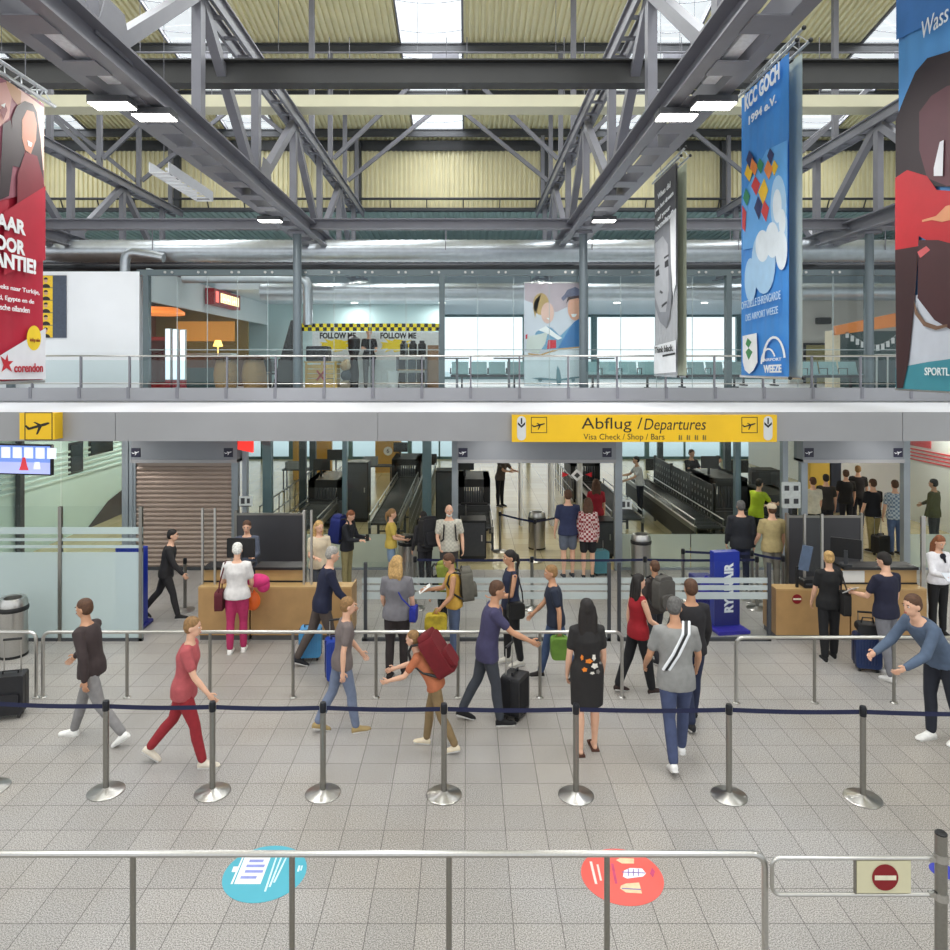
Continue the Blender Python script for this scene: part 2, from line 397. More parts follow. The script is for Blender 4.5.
# ---------------------------------------------------------------- canopy, mezzanine, glazing
D_CAN, D_MEZ, D_GLZ, ZM = 14.0, 17.8, 18.6, 3.9
ALU = M('fascia_aluminium', (156,156,158), .42, .25, .03, 1.5)
WALLW = M('wall_white', (236,238,242), .6, 0, .015, 2)
struct('ceiling_4', MB().box((XL,D_CAN+.03,3.13),(XR,D_MEZ-.1,3.685)), M('canopy_white', (244,243,248), .45, 0, .012, 1), 'white canopy roof over the departures entrance')
x = -16.9; mb = MB()
while x < XR:
    mb.box((max(XL,x+.006),D_CAN-.02,3.132),(min(XR,x+5.054),D_CAN+.03,3.69)); x += 5.06
mb.box((XL,D_CAN+.0,3.135),(XR,D_CAN+.03,3.685))
struct('trim_%d' % k, mb, ALU, 'grey metal fascia along the canopy front'); k += 1
struct('floor_4', MB().box((XL,D_MEZ,3.4),(XR,36,ZM)), M('mezzanine_floor', (206,208,208), .35, 0, .03, 2), 'pale upper lounge floor')
mb = MB().box((XL,D_MEZ-.08,3.72),(XR,D_MEZ+.05,4.04))
struct('trim_%d' % k, mb, M('balcony_fascia', (150,151,156), .5, .1, .03, 1.5), 'grey balcony edge above the canopy'); k += 1
# columns
for x, l in zip(TX, ('round steel column at the far left behind the white wall', 'round steel column between the cafe and the kiosk', 'round steel column right of the couple poster', 'round steel column beside the right-hand red-shirt banner')):
    t = root('steel_column', l, 'column', (x, 18.2, ZM), 0, 'round columns on the balcony edge')
    MB().cyl((0,0,0),(0,0,H_LO-.19-ZM), .105, 16).build('shaft', M('column_paint',(104,114,120),.35,.2,.05,3), t)
    MB().box((-.2,-.2,H_LO-.24-ZM),(.2,.2,H_LO-.19-ZM)).build('head_plate', STEEL, t)
    MB().lathe([(.2,0),(.2,.03),(.13,.05)], 16).build('foot_collar', STEEL, t)
# balcony railing
rail = root('balcony_railing', 'steel balcony railing with glass infill along the upper floor edge', 'railing', (0, D_MEZ, 4.04))
MB().tube([(XL,0,Z(356,D_MEZ)-4.04),(XR,0,Z(356,D_MEZ)-4.04)], .024, 8).build('handrail', INOX, rail)
MB().tube([(XL,0,.10),(XR,0,.10)], .012, 6).build('lower_rail', INOX, rail)
x0 = X(81, D_MEZ)
for i in range(-8, 24):
    x = x0+i*1.196
    if XL < x < XR: MB().box((x-.02,-.035,0),(x+.02,.035,Z(356,D_MEZ)-4.04)).box((x-.035,-.10,-.26),(x+.035,-.082,.02)).build('baluster', STEEL, rail)
for i in range(-8, 23):
    x = x0+i*1.196
    if x > XL: MB().add([(x+.04,0,.14),(x+1.156,0,.14),(x+1.156,0,.68),(x+.04,0,.68)],[(0,1,2,3)]).build('glass_panel', glass('rail_glass', (226,236,236), .05), rail)
# glazing above the balcony
ZG = Z(275, D_GLZ)
GREENST = M('glazing_frame', (96,108,112), .4, .3, .05, 3)
mb = MB().box((X(138,D_GLZ),D_GLZ-.08,ZG-.02),(XR,D_GLZ+.08,ZG+.13))
hb = struct('trim_%d' % k, mb, GREENST, 'dark steel head beam over the lounge glazing'); k += 1
mb = MB()
px = 170
while px < 905:
    for q in (-3.5, 3.5): mb.cyl((X(px+q,D_GLZ),D_GLZ-.11,ZG+.06),(X(px+q,D_GLZ),D_GLZ-.08,ZG+.06), .032, 8)
    px += 33.2
mb.build('bolt_row', INOX, hb)
gl = [X(p, D_GLZ) for p in (147, 298, 442, 585, 728, 868, 1015)]
wn = 11
for i in range(6):
    a, b = gl[i], gl[i+1]
    w = struct('window_%d' % wn, MB().box((a+.05,D_GLZ-.006,4.0),(b-.05,D_GLZ+.006,ZG-.02)), CLEAR, 'tall clear glass bay in front of the upper lounge'); wn += 1
    mb = MB(); n = round((b-a)/.855)
    for j in range(1, n): xx = a+(b-a)*j/n; mb.box((xx-.006,D_GLZ-.012,4.0),(xx+.006,D_GLZ+.012,ZG-.02))
    mb.build('pane_joints', M('joint_silicone', (170,182,184), .5), w)
    MB().box((a+.05,D_GLZ-.02,4.98),(b-.05,D_GLZ+.02,5.0)).build('glazing_bar', MATS['joint_silicone'], w)
    MB().box((a-.07,D_GLZ-.09,ZM),(a+.07,D_GLZ+.09,ZG-.02)).build('window_frame', GREENST, w)
# white wall at the left end of the glazing
struct('wall_left_2', MB().box((XL,D_GLZ-.1,ZM),(X(141,D_GLZ),D_GLZ+.1,Z(272,D_GLZ))), WALLW, 'white wall at the left end of the upper floor')
t = root('poster_board', 'tall board with five yellow portrait photos and a dark strip on the white wall', 'poster', (X(55,D_GLZ), D_GLZ-.105, Z(338,D_GLZ)))
w2 = 14/FOC*D_GLZ; hh = 62/FOC*D_GLZ
MB().box((-w2,-.03,0),(w2,-.001,hh)).build('board', M('board_slate', (72,80,96), .5), t)
for i in range(5):
    z0 = hh*(i+.03)/5; z1 = hh*(i+.98)/5; zc = (z0+z1)/2; xx = -w2*.42
    m = MB().box((-w2*.98,-.036,z0),(w2*.05,-.03,z1))
    m.mat(1); m.prism([(xx+.11*math.cos(a/8*PI),-.04,z0+.09*math.sin(a/8*PI)) for a in range(9)], (0,.003,0))
    m.mat(2).prism([(xx+.045*math.cos(a/6*PI),-.043,zc+.03+.06*math.sin(a/6*PI)) for a in range(12)], (0,.003,0))
    m.mat(1).prism([(xx+.055*math.cos(a/8*PI),-.046,zc+.05+.055*math.sin(a/8*PI)) for a in range(9)], (0,.003,0))
    m.build('portrait', [M('poster_yellow',(236,196,50),.5), M('poster_dark',(40,34,32),.5), M('poster_skin',(206,160,132),.5)], t)
# ducts above the glazing
SILV = M('galvanised_duct', (196,202,208), .32, .85, .06, 6)
def duct(name, label, d, y, r, x0=XL, x1=XR, step=.25, mat=None):
    z = Z(y, d); n = int((x1-x0)/step)
    pts = []; rs = []
    for i in range(n+1):
        xx = x0+(x1-x0)*i/n; pts += [(xx-.01,0,0),(xx+.01,0,0)]; rs += [r*1.03, r]
    return solo(name, MB().tube(pts, rs, 18), mat or SILV, label, 'duct', (0,d,z))
dd = duct('ventilation_duct', 'large silver spiral ventilation duct above the lounge glazing', 20.6, 251, .31)
for i in range(9):
    xx = -17+i*4.1; MB().box((xx-.01,-.33,-.02),(xx+.01,-.31,.9)).box((xx-.01,.31,-.02),(xx+.01,.33,.9)).build('hanger', STEEL, dd)
duct('service_pipe', 'dark insulated pipe under the big silver duct', 21.4, 267, .10, mat=STEELD, step=1.2)
duct('conduit_pipe', 'slim grey pipe behind the glazing head', 21.0, 262.5, .05, mat=STEEL, step=2)
solo('cable_tray', MB().box((XL,-.2,-.04),(XR,.2,.04)).box((XL,-.2,.04),(XR,-.18,.12)).box((XL,.18,.04),(XR,.2,.12)), STEELD, 'dark cable tray above the lounge glazing', 'cable tray', (0,22.5,Z(271,22.5)))
duct('lounge_duct', 'pale round duct under the lounge ceiling behind the glass', 23.2, 292, .27, x0=X(262,23.2))
e = X(125,19.6); d9 = 19.6; z1 = Z(256,d9)
solo('elbow_duct', MB().tube([(0,0,-.45),(0,0,-.12),(.03,0,.0),(.12,0,.10),(.25,0,.12),(.7,0,.05),(1.05,0,-.02)], .13, 14), SILV, 'silver elbow duct rising from behind the white wall', 'duct', (e,d9,z1-.03))
solo('elbow_duct', MB().tube([(0,0,-1.25),(0,0,-.2),(-.05,0,-.06),(-.16,0,0),(-1.0,0,.02),(-3.4,0,.02)], .13, 14), SILV, 'pale elbow duct coming down inside the glass beside the column', 'duct', (X(308,19.7),19.7,Z(279,19.7)))
# lounge shell
CEILB = M('lounge_ceiling', (196,208,216), .6, 0, .02, 2)
struct('ceiling_5', MB().box((X(215,24),24.0,7.1),(XR,36,7.3)), CEILB, 'plain pale lounge ceiling')
for i, (xx, dd_) in enumerate(((-4.5,25.5),(-2.2,25.5),(.4,25.5),(3.2,25.5),(6.,25.5),(9,25.5),(-4.5,29),(-1,29),(2.5,29),(6,29),(9.5,29))):
    t = solo('downlight', MB().lathe([(.13,0),(.13,-.03),(.10,-.03)], 12), M('lamp_white', (255,250,240), .4, emit=6), 'small round lamp set in the pale lounge ceiling', 'lamp', (xx,dd_,7.1), 0, 'downlights in the lounge ceiling')
    area('downlight_glow', (xx,dd_,7.02), .3, .3, 60, (0,0,0), (1,.97,.94))
# far window wall of the lounge
D_FAR = 36.0
TEAL = M('teal_frame', (92,128,132), .5, .1, .05, 2)
fx = [-19.5,-13,-6.5,-1.3,2.9,6.3,9.5,13.5,20.5]
for i in range(8):
    a, b = fx[i], fx[i+1]
    w = struct('window_%d' % wn, MB().box((a+.1,D_FAR-.01,ZM+.05),(b-.1,D_FAR+.01,7.05)), CLEAR, 'bright far window of the upper lounge'); wn += 1
    mb = MB().box((a-.14,D_FAR-.12,ZM),(a+.14,D_FAR+.12,7.1)).box((a,D_FAR-.06,ZM),(b,D_FAR+.06,ZM+.12)).box((a,D_FAR-.06,6.98),(b,D_FAR+.06,7.1))
    mb.build('window_frame', TEAL, w)
struct('wall_back_2', MB().box((XL,D_FAR,7.1),(XR,D_FAR+.2,10.9)), CEILB, 'wall above the far windows')
# pale partition behind the kiosk and beige wall at the right
struct('wall_left_3', MB().box((-11.9,29.8,ZM),(X(441,29.8),30,7.1)), M('pale_teal_wall', (190,216,218), .5, 0, .03, 1), 'pale blue partition behind the kiosk')
struct('wall_right_2', MB().box((X(790,27),27,ZM),(XR,27.2,7.1)), M('beige_wall', (212,206,196), .6, 0, .02, 2), 'beige wall of the lounge behind the benches')
dr = struct('door_1', MB().box((X(805,27),26.94,ZM),(X(831,27),27,Z(345,27))), M('door_olive', (150,140,84), .5), 'olive door in the beige lounge wall')
MB().box((X(803,27),26.92,ZM),(X(805,27),27,Z(343,27))).box((X(831,27),26.92,ZM),(X(833,27),27,Z(343,27))).box((X(803,27),26.92,Z(345,27)),(X(833,27),27,Z(343,27))).build('door_frame', BLACK, dr)
MB().ball((X(828,27),26.92,ZM+.95),(.05,.04,.03)).build('door_handle', INOX, dr)
solo('loudspeaker', MB().rbox((-.25,-.2,-.12),(.25,0,.12),.04), BLACK, 'small black loudspeaker high on the beige lounge wall', 'speaker', (X(822,27),27,Z(321,27)))

# ---------------------------------------------------------------- signs on the canopy and facade
YEL = M('sign_yellow', (240,192,8), .4, 0, .02, 4)
INKB = M('sign_black', (28,24,10), .5)
LGREY = M('sign_light_grey', (214,216,216), .5, 0, .03, 8)
def plane_icon(mb, cx, cz, s, y):
    """departing aircraft seen from the side, nose up to the right"""
    def q(pts): mb.prism([(cx+s*(a*.966-b*.26), y, cz+s*(a*.26+b*.966)) for a, b in pts], (0,.004,0))
    q([(-.5,-.03),(-.44,-.07),(.30,-.07),(.46,-.04),(.5,.0),(.42,.04),(.2,.045),(-.40,.03)])
    q([(-.02,-.06),(.14,-.06),(-.12,-.34),(-.20,-.34)])
    q([(-.02,.03),(.12,.03),(-.10,.20),(-.17,.20)])
    q([(-.5,-.02),(-.38,.0),(-.50,.16),(-.57,.16)])
def square_frame(mb, cx, cz, s, y, w=.012):
    for a in ((-s,-s,-s+w,s),(s-w,-s,s,s),(-s,-s,s,-s+w),(-s,s-w,s,s)):
        mb.box((cx+a[0],y,cz+a[1]),(cx+a[2],y+.004,cz+a[3]))
ds = 13.86
t = root('departures_sign', 'long yellow hanging sign reading Abflug / Departures on the canopy', 'sign', (X(644.5,ds), ds, Z(442,ds)))
W2 = 132.5/FOC*ds; H = 27/FOC*ds
MB().box((-W2,0,0),(W2,.12,H)).build('panel', YEL, t)
P2 = FOC/ds
lx = lambda p: (p-644.5)/P2
lz = lambda y: (442-y)/P2
lettering('Abflug /', .4, INKB, t, FRONT((lx(612),-.001,lz(425))), width=61/P2, height=15/P2)
lettering('Departures', .4, INKB, t, FRONT((lx(675),-.001,lz(426))), width=62/P2, shear=.2, height=15/P2)
lettering('Visa Check / Shop / Bars', .16, INKB, t, FRONT((lx(624),-.001,lz(437))), width=81/P2)
mb = MB()
plane_icon(mb, lx(539), lz(425), .24, -.004); square_frame(mb, lx(539), lz(425), 8/P2, -.004)
plane_icon(mb, lx(749.5), lz(425), .24, -.004); square_frame(mb, lx(749.5), lz(425), 8/P2, -.004)
mb.build('departure_pictogram', INKB, t)
for p in (521.5, 768):
    c = lx(p); m = MB()
    pts = [(c+.085*math.cos(a*PI/8), -.003, lz(420.5)+.085*math.sin(a*PI/8)) for a in range(9)]+[(c-.085*math.cos(a*PI/8), -.003, lz(436)-.085*math.sin(a*PI/8)) for a in range(9)]
    m.prism(pts, (0,.003,0))
    m.mat(1).box((c-.014,-.007,lz(424)),(c+.014,-.003,lz(418)))
    m.prism([(c-.07,-.007,lz(422)),(c,-.007,lz(425.5)),(c+.07,-.007,lz(422)),(c+.07,-.007,lz(423.4)-.02),(c,-.007,lz(425.5)-.045),(c-.07,-.007,lz(423.4)-.02)], (0,.004,0))
    m.build('arrow_badge', [LGREY, BLACK], t)
mb = MB()
for i in range(4):
    c = lx(680.5+i*8); mb.cyl((c-.02,-.004,lz(435.6)),(c-.02,0,lz(435.6)),.014,8); mb.box((c-.035,-.004,lz(440)),(c-.005,0,lz(436.3))); mb.box((c+.01,-.004,lz(440)),(c+.03,0,lz(435.4)))
mb.build('facility_pictograms', M('sign_olive', (120,104,40), .5), t)
# projecting yellow sign box at the left
t = root('departure_box_sign', 'square yellow box sign with an aeroplane at the left end of the canopy', 'sign', (X(37.5,13.7), 13.7, Z(439.5,13.7)))
s = 17/FOC*13.7; h2 = 26.5/FOC*13.7
MB().box((-s*1.06,0,0),(s,.28,h2)).build('box_panel', YEL, t)
mb = MB(); square_frame(mb, .02, h2/2, s*.82, -.004, .016); plane_icon(mb, .02, h2/2+.01, .44, -.006); mb.build('departure_pictogram', INKB, t)
t = root('information_screen', 'large flat screen showing a bright hall scene hanging below the canopy', 'screen', (X(14,14.6), 14.75, Z(476,14.6)), math.radians(-9))
sw, sh = 37/FOC*14.6, 31/FOC*14.6
MB().rbox((-sw,.0,0),(sw,.07,sh),.02).build('screen_housing', BLACK, t)
m = MB().box((-sw+.03,-.006,.03),(sw-.03,0,sh-.03))
m.mat(1).box((-sw+.03,-.009,.03),(sw-.03,-.006,sh*.42))
for i in range(6): m.mat(2).box((-sw+.1+i*.26,-.010,sh*.55),(-sw+.3+i*.26,-.006,sh*.9))
m.mat(3).prism([(.02,-.013,.1),(.24,-.013,.1),(.20,-.013,.2),(.16,-.013,.36),(.1,-.013,.36),(.06,-.013,.2)], (0,.003,0))
m.mat(2).prism([(.35,-.013,.13),(.5,-.013,.13),(.48,-.013,.27),(.38,-.013,.27)], (0,.003,0))
m.build('display', [M('screen_blue',(120,150,226),emit=.9), M('screen_pale',(178,186,238),emit=.9), M('screen_white',(238,244,255),emit=1.0), M('screen_red',(214,60,70),emit=.8)], t)
MB().box((-.02,.03,sh),(.02,.06,sh+.12)).build('bracket', STEELD, t)

# ---------------------------------------------------------------- departures facade
D = D_FAC
HEADM = M('header_grey', (132,136,142), .45, .2, .03, 2)
FRM = M('facade_frame', (150,158,164), .4, .4, .05, 3)
GLZF = glass('facade_glass', (247,251,249), .006)
FROST = frosted('frosted_green', (196,208,194), .55)
def picto_plate(t, px, py, d, off):
    c = X(px,d)-off[0]; z = Z(py,d)-off[2]; y = d-off[1]
    m = MB().box((c-.10,y-.012,z-.10),(c+.10,y,z+.10)); m.mat(1); plane_icon(m, c, z, .15, y-.016)
    m.build('pictogram_plate', [M('plate_navy',(24,24,52),.4), WHITE], t)
for (a, b, lab, plates) in ((131,237,'grey header box above the closed roller shutter',(136,228.5)), (457,616,'grey header box above the middle entrance',(463,607)), (803,904,'grey header box above the right entrance',(809,898))):
    loc = (X((a+b)/2,D-.3), D-.3, Z(462,D-.3))
    t = root('entrance_header', lab, 'header box', loc, 0, 'entrance header boxes')
    MB().box((X(a,D-.3)-loc[0],0,0),(X(b,D-.3)-loc[0],.45,3.13-loc[2])).build('housing', HEADM, t)
    MB().box((X(a,D-.3)-loc[0],-.03,-.02),(X(b,D-.3)-loc[0],.45,.05)).build('bottom_trim', ALU, t)
    for p in plates: picto_plate(t, p, 452.5, D-.3, loc)
def mullion(px, w=.12, mat=FRM, dd=D):
    global k
    x = X(px, dd); struct('trim_%d' % k, MB().box((x-w/2,dd-.08,0),(x+w/2,dd+.08,3.13)), mat, 'steel post of the departures facade'); k += 1
for px, w in ((127,.16),(132,.10),(236.5,.10),(245.5,.10),(455,.14),(618,.16),(803,.14),(784,.12),(905,.14)): mullion(px, w)
for px, w in ((268,.2),(345,.10),(427,.2),(737,.12)): mullion(px, w, M('post_bluegrey',(104,122,130),.4,.3,.06,3), D+.25)
panes = [(-60,-5),(-3,60),(62,125),(249,297),(298,344),(346,400),(401,453),(620,690),(691,735),(739,783),(786,801),(907,953),(955,1010)]
for a, b in panes:
    xa, xb = X(a,D), X(b,D)
    w = struct('window_%d' % wn, MB().box((xa,D-.006,.05),(xb,D+.006,3.1)), GLZF, 'clear glass pane of the departures facade'); wn += 1
    if a > 200: MB().box((xa,D-.012,.06),(xb,D-.008,Z(534,D))).build('frosted_band', FROST, w)
    MB().box((xa-.02,D-.03,0),(xb+.02,D+.03,.05)).build('window_frame', FRM, w)
# roller shutter
t = root('roller_shutter', 'closed brown-grey roller shutter at the left entrance', 'shutter', (X(184.5,D), D, 0))
wv = 49.5/FOC*D; mb = MB(); z = .06; vs = []; prof = []
while z < 2.3:
    prof += [(0,z),(-.022,z+.015),(-.034,z+.05),(-.022,z+.086),(0,z+.098)]; z += .103
n = len(prof)
mb.add([(-wv,y,zz) for y, zz in prof]+[(wv,y,zz) for y, zz in prof], [(i,i+1,i+1+n,i+n) for i in range(n-1)])
mb.box((-wv,.01,.05),(wv,.03,2.42)); mb.build('slats', M('shutter_bronze', (168,150,138), .42, .35, .05, 3), t)
MB().box((-wv,-.05,.0),(wv,.03,.07)).build('bottom_bar', STEELD, t)
for s in (-1,1): MB().box((s*wv-.04,-.06,0),(s*wv+.04,.05,2.42)).build('guide_rail', FRM, t)
# corridor wall seen through the glass at the left
TW = M('teal_wall', (206,230,228), .5, 0, .03, 1)
struct('wall_left_4', MB().box((-10.9,16.6,0),(-10.7,30,3.35)), TW, 'pale teal corridor wall behind the left glass')
for j, (z0, z1) in enumerate([(1.55+.14*i, 1.60+.14*i) for i in range(6)]):
    struct('trim_%d' % k, MB().box((-10.7,16.6,z0),(-10.66,26,z1)), M('strip_pale',(206,224,220),.4), 'pale horizontal strip on the teal wall'); k += 1
for (pa, pb, za, zb) in ((70,82,1.7,2.45),(90,112,2.05,2.75)):
    da, db = 10.68*FOC/(PX-pa), 10.68*FOC/(PX-pb)
    w = struct('window_%d' % wn, MB().box((-10.7,da,za),(-10.65,db,zb)), M('dark_pane',(44,52,56),.15), 'dark window in the teal corridor wall'); wn += 1
    MB().box((-10.7,da-.05,za-.05),(-10.67,db+.05,zb+.05)).build('window_frame', DGREY, w)
struct('trim_%d' % k, MB().prism([(-10.66,20.4,.0),(-10.66,24.5,.0),(-10.66,24.5,1.15),(-10.66,21.6,.55)], (-.03,0,0)), M('dark_brown_panel',(62,50,48),.5), 'dark sloping panel at the foot of the teal wall'); k += 1
for px in (5, 20): mullion(px, .12, STEELD, 17.2)
# white wall with red stripes at the right
struct('wall_right_3', MB().box((13.2,17.2,0),(13.4,34,3.35)), WALLW, 'white wall inside the right entrance')
for i in range(4):
    struct('trim_%d' % k, MB().box((13.17,17.2,1.80+.10*i),(13.2,27,1.84+.10*i)), M('stripe_red',(206,44,58),.5), 'red stripe along the white wall'); k += 1
solo('red_wall_poster', MB().box((-.02,0,0),(0,2.2,.55)), M('poster_red',(210,60,66),.5), 'red poster on the white wall above the stripes', 'poster', (13.19,20.6,2.22))
solo('yellow_wall_sign', MB().box((-.05,0,0),(0,.8,.35)), M('sign_pale_yellow',(214,206,120),.5), 'pale yellow sign at the top of the white striped wall', 'sign', (13.19,18.9,2.2))
# ---------------------------------------------------------------- lamps under the trusses
LAMPW = M('lamp_bright', (255,252,244), .4, emit=14)
def bay_lamp(x, d, label):
    t = root('high_bay_lamp', label, 'lamp', (x, d, H_LO-.30), 0, 'bright lamps under the trusses')
    MB().rbox((-.26,-.15,0),(.26,.15,.08),.03,axis=2).build('housing', STEELD, t)
    MB().box((-.24,-.13,-.015),(.24,.13,0)).build('diffuser', LAMPW, t)
    MB().box((-.03,-.03,.08),(.03,.03,.12)).build('bracket', STEELD, t)
    area('lamp_glow', (x,d,H_LO-.34), .5, .26, 55, (0,0,0), (1,.98,.94))
for tx, side in ((TX[1],'left-hand'),(TX[2],'right-hand')):
    for d, l in ((9.0,'nearest pair'),(16.2,'middle'),(23.3,'farthest')):
        bay_lamp(tx+(-.14 if tx < 0 else .14), d, 'bright lamp under the %s central truss, %s' % (side, l if d > 9 else 'nearest, outer'))
        if d < 10: bay_lamp(tx+(.2 if tx < 0 else -.2), d+.42, 'bright lamp under the %s central truss, nearest, inner' % side)
for tx, l in ((TX[1],'left'),(TX[2],'right')):
    solo('light_strip', MB().rbox((-.09,-.75,0),(.09,.75,.06),.02,axis=1), M('strip_white',(225,228,235),.3), 'unlit white strip light set between the chords of the %s central truss' % l, 'lamp', (tx,8.0,H_LO-.13), 0, 'strip lights in the trusses')
t = root('perforated_light_trough', 'white perforated light trough hanging in the left roof bay', 'lamp', (-5.1,12.0,Z(163,12)))
m = MB()
for s in (-1,1): m.box((s*.16-.006,0,-.16),(s*.16+.006,2.1,.02))
for i in range(9): m.box((-.16,i*.25,-.16),(.16,i*.25+.12,-.15))
m.build('trough', WHITE, t); MB().cyl((0,.3,-.02),(0,1.9,-.02),.03,8).build('tube', LGREY, t)
for y in (.2,1.9): MB().cyl((0,y,0),(0,y,zroof(12+y)-.02-Z(163,12)),.006,5).build('wire', STEEL, t)

pp = solo('sprinkler_pipe', MB().tube([(XL,0,0),(XR,0,0)], .028, 8), STEEL, 'thin horizontal pipe high under the roof sheeting', 'pipe', (0,20.4,Z(52.5,20.4)))
for i in range(10):
    xx = -17+i*3.9; MB().cyl((xx,0,0),(xx,0,zroof(20.4)-Z(52.5,20.4)-.02),.008,5).build('hanger', STEEL, pp)
# ---------------------------------------------------------------- cafe at the left of the lounge
XC = -8.2
struct('wall_left_5', MB().box((XC-.1,18.75,6.25),(XC,29.8,7.1)), M('bulkhead_grey',(206,214,216),.5,0,.02,2), 'grey bulkhead over the cafe front')
struct('wall_left_6', MB().box((-11.9,18.8,ZM),(-11.8,30,7.1)), M('cafe_brown',(120,70,44),.5,0,.08,1.5), 'brown cafe side wall')
struct('ceiling_6', MB().box((-11.8,18.8,6.9),(XC-.1,30,7.0)), M('cafe_ceiling',(96,72,56),.6), 'dark cafe ceiling')
struct('wall_left_7', MB().box((-11.8,27.5,ZM),(XC-.1,27.6,6.9)), M('cafe_green',(112,104,60),.5,0,.15,1.2), 'olive back wall of the cafe')
for i, y in enumerate((19.8,22.2,25.0)): area('cafe_light', (-10,y,6.85), 1.2, .8, 55, (0,0,0), (1,.72,.42))
t = root('lit_shop_sign', 'red lit shop sign with glowing cream letters above the cafe', 'sign', (XC+.04,22.6,6.5))
MB().box((0,0,0),(.28,2.6,.5)).build('sign_box', M('sign_red_dark',(150,24,30),.4), t)
MB().box((.28,.15,.08),(.29,.4,.42)).build('emblem', M('glow_red',(255,110,100),emit=1.6), t)
m = MB()
for i in range(9): m.box((.28,.6+i*.21,.10),(.29,.74+i*.21,.40)); 
for i in (1,3,6): m.box((.28,.56+i*.21,.2),(.29,.8+i*.21,.27))
m.build('lettering', M('glow_cream',(255,236,176),emit=2.2), t)
for i, (yy, xx) in enumerate(((20.0,-9.6),(21.6,-9.2))):
    t = root('pendant_lamp', ('nearer','farther')[i]+' wide orange disc lamp hanging in the cafe', 'lamp', (xx,yy,6.1), 0, 'orange disc lamps')
    MB().lathe([(.0,.22),(.55,.2),(.75,.08),(.75,.0),(.1,.0)], 24).build('lamp_shade', M('lamp_orange',(255,150,70),emit=.9), t)
    MB().cyl((0,0,.2),(0,0,.8),.01,6).build('cord', BLACK, t)
solo('menu_board', MB().box((-1.1,-.06,0),(1.1,0,.75)).box((-1.0,-.08,.1),(1.0,-.06,.65)), M('menu_glow',(196,140,66),emit=.55), 'glowing amber menu board on the olive cafe wall', 'menu board', (-9.9,27.49,5.5))
for i in range(3):
    t = root('light_pylon', 'tall glowing white display pylon in the cafe, %s of three' % ('left','middle','right')[i], 'display', (X(168.5+i*7.4,19.4), 19.4, ZM), 0, 'glowing display pylons')
    hz = Z(328.5+i*.5,19.4)-ZM; w = .07
    MB().box((-w,-.05,.0),(w,.05,.30)).build('base', M('pylon_red',(150,30,44),.4), t)
    MB().box((-w,-.05,.30),(w,.05,hz)).build('body', LGREY, t)
    MB().box((-w+.012,-.056,.32),(w-.012,-.05,hz-.02)).build('lit_face', M('pylon_glow',(226,240,252),emit=1.5), t)
# cafe furniture
t = root('glass_counter', 'glass-fronted food counter in the cafe', 'counter', (X(203,20.6),20.6,ZM))
MB().rbox((-.7,0,0),(.7,.8,.62),.05).build('counter_body', M('counter_teal',(64,92,96),.4), t)
MB().add([(-.66,-.02,.62),(.66,-.02,.62),(.66,.3,1.0),(-.66,.3,1.0)],[(0,1,2,3)]).build('glass_front', CLEAR, t)
MB().box((-.7,.28,1.0),(.7,.8,1.04)).build('counter_top', INOX, t)
WICK = M('wicker_tan', (166,132,88), .7, 0, .35, 30)
for i, px in enumerate((226,254,259)):
    d = (19.9,20.0,21.2)[i]
    t = root('barrel_table', ('barrel table left of the wicker pair','barrel table nearest the railing','barrel table behind its neighbour beside the chairs')[i]+' in the cafe', 'table', (X(px,d),d,ZM), 0, 'barrel tables in the cafe')
    MB().lathe([(.24,0),(.31,.22),(.33,.42),(.31,.62),(.25,.84)], 18).build('barrel', WICK, t)
    MB().lathe([(.36,.84),(.36,.88)], 20).build('table_top', M('table_dark',(60,44,36),.4), t)
def chair_at(x, y, rz, label, col=BLACK):
    t = root('cafe_chair', label, 'chair', (x,y,ZM), rz, 'dark cafe chairs')
    MB().rbox((-.21,-.21,.43),(.21,.21,.47),.04,axis=2).build('seat', col, t)
    MB().rbox((-.2,.18,.5),(.2,.22,.88),.05).build('backrest', col, t)
    for sx in (-1,1):
        for sy in (-1,1): MB().cyl((sx*.18,sy*.18,0),(sx*.17,sy*.17,.44 if sy<0 else .8),.016,6).build('leg', BLACK, t)
for i, (px, d) in enumerate(((224,21.7),(229,22.5),(270,20.75),(279,22.0),(287,21.2))):
    chair_at(X(px,d), d, .5*i, 'dark cafe chair %s' % ('behind the glass counter','beside the glass counter, second row','just right of the barrel tables','right of the barrel tables, set back','nearest to the round column')[i])
t = root('red_drinks_fridge', 'red drinks cabinet behind the glowing pylons', 'fridge', (X(157,20.6),20.6,ZM))
MB().rbox((-.4,0,0),(.4,.6,1.5),.03).build('cabinet', M('fridge_red',(160,36,44),.4), t)
MB().box((-.34,-.015,.2),(.34,0,1.4)).build('door', M('fridge_glass',(70,30,36),.1), t)
solo('cafe_table_lamp', MB().lathe([(.10,0),(.02,.03),(.02,.3),(.16,.32),(.09,.52)],16), M('lamp_yellow',(255,214,120),emit=2.5), 'small glowing yellow lamp at the back of the cafe', 'lamp', (X(218,24),24.,ZM+1.0))
solo('back_counter', MB().rbox((-1.6,0,0),(1.6,.7,1.0),.03), M('counter_brown',(92,62,44),.5), 'brown back counter of the cafe', 'counter', (X(218,24),23.7,ZM))
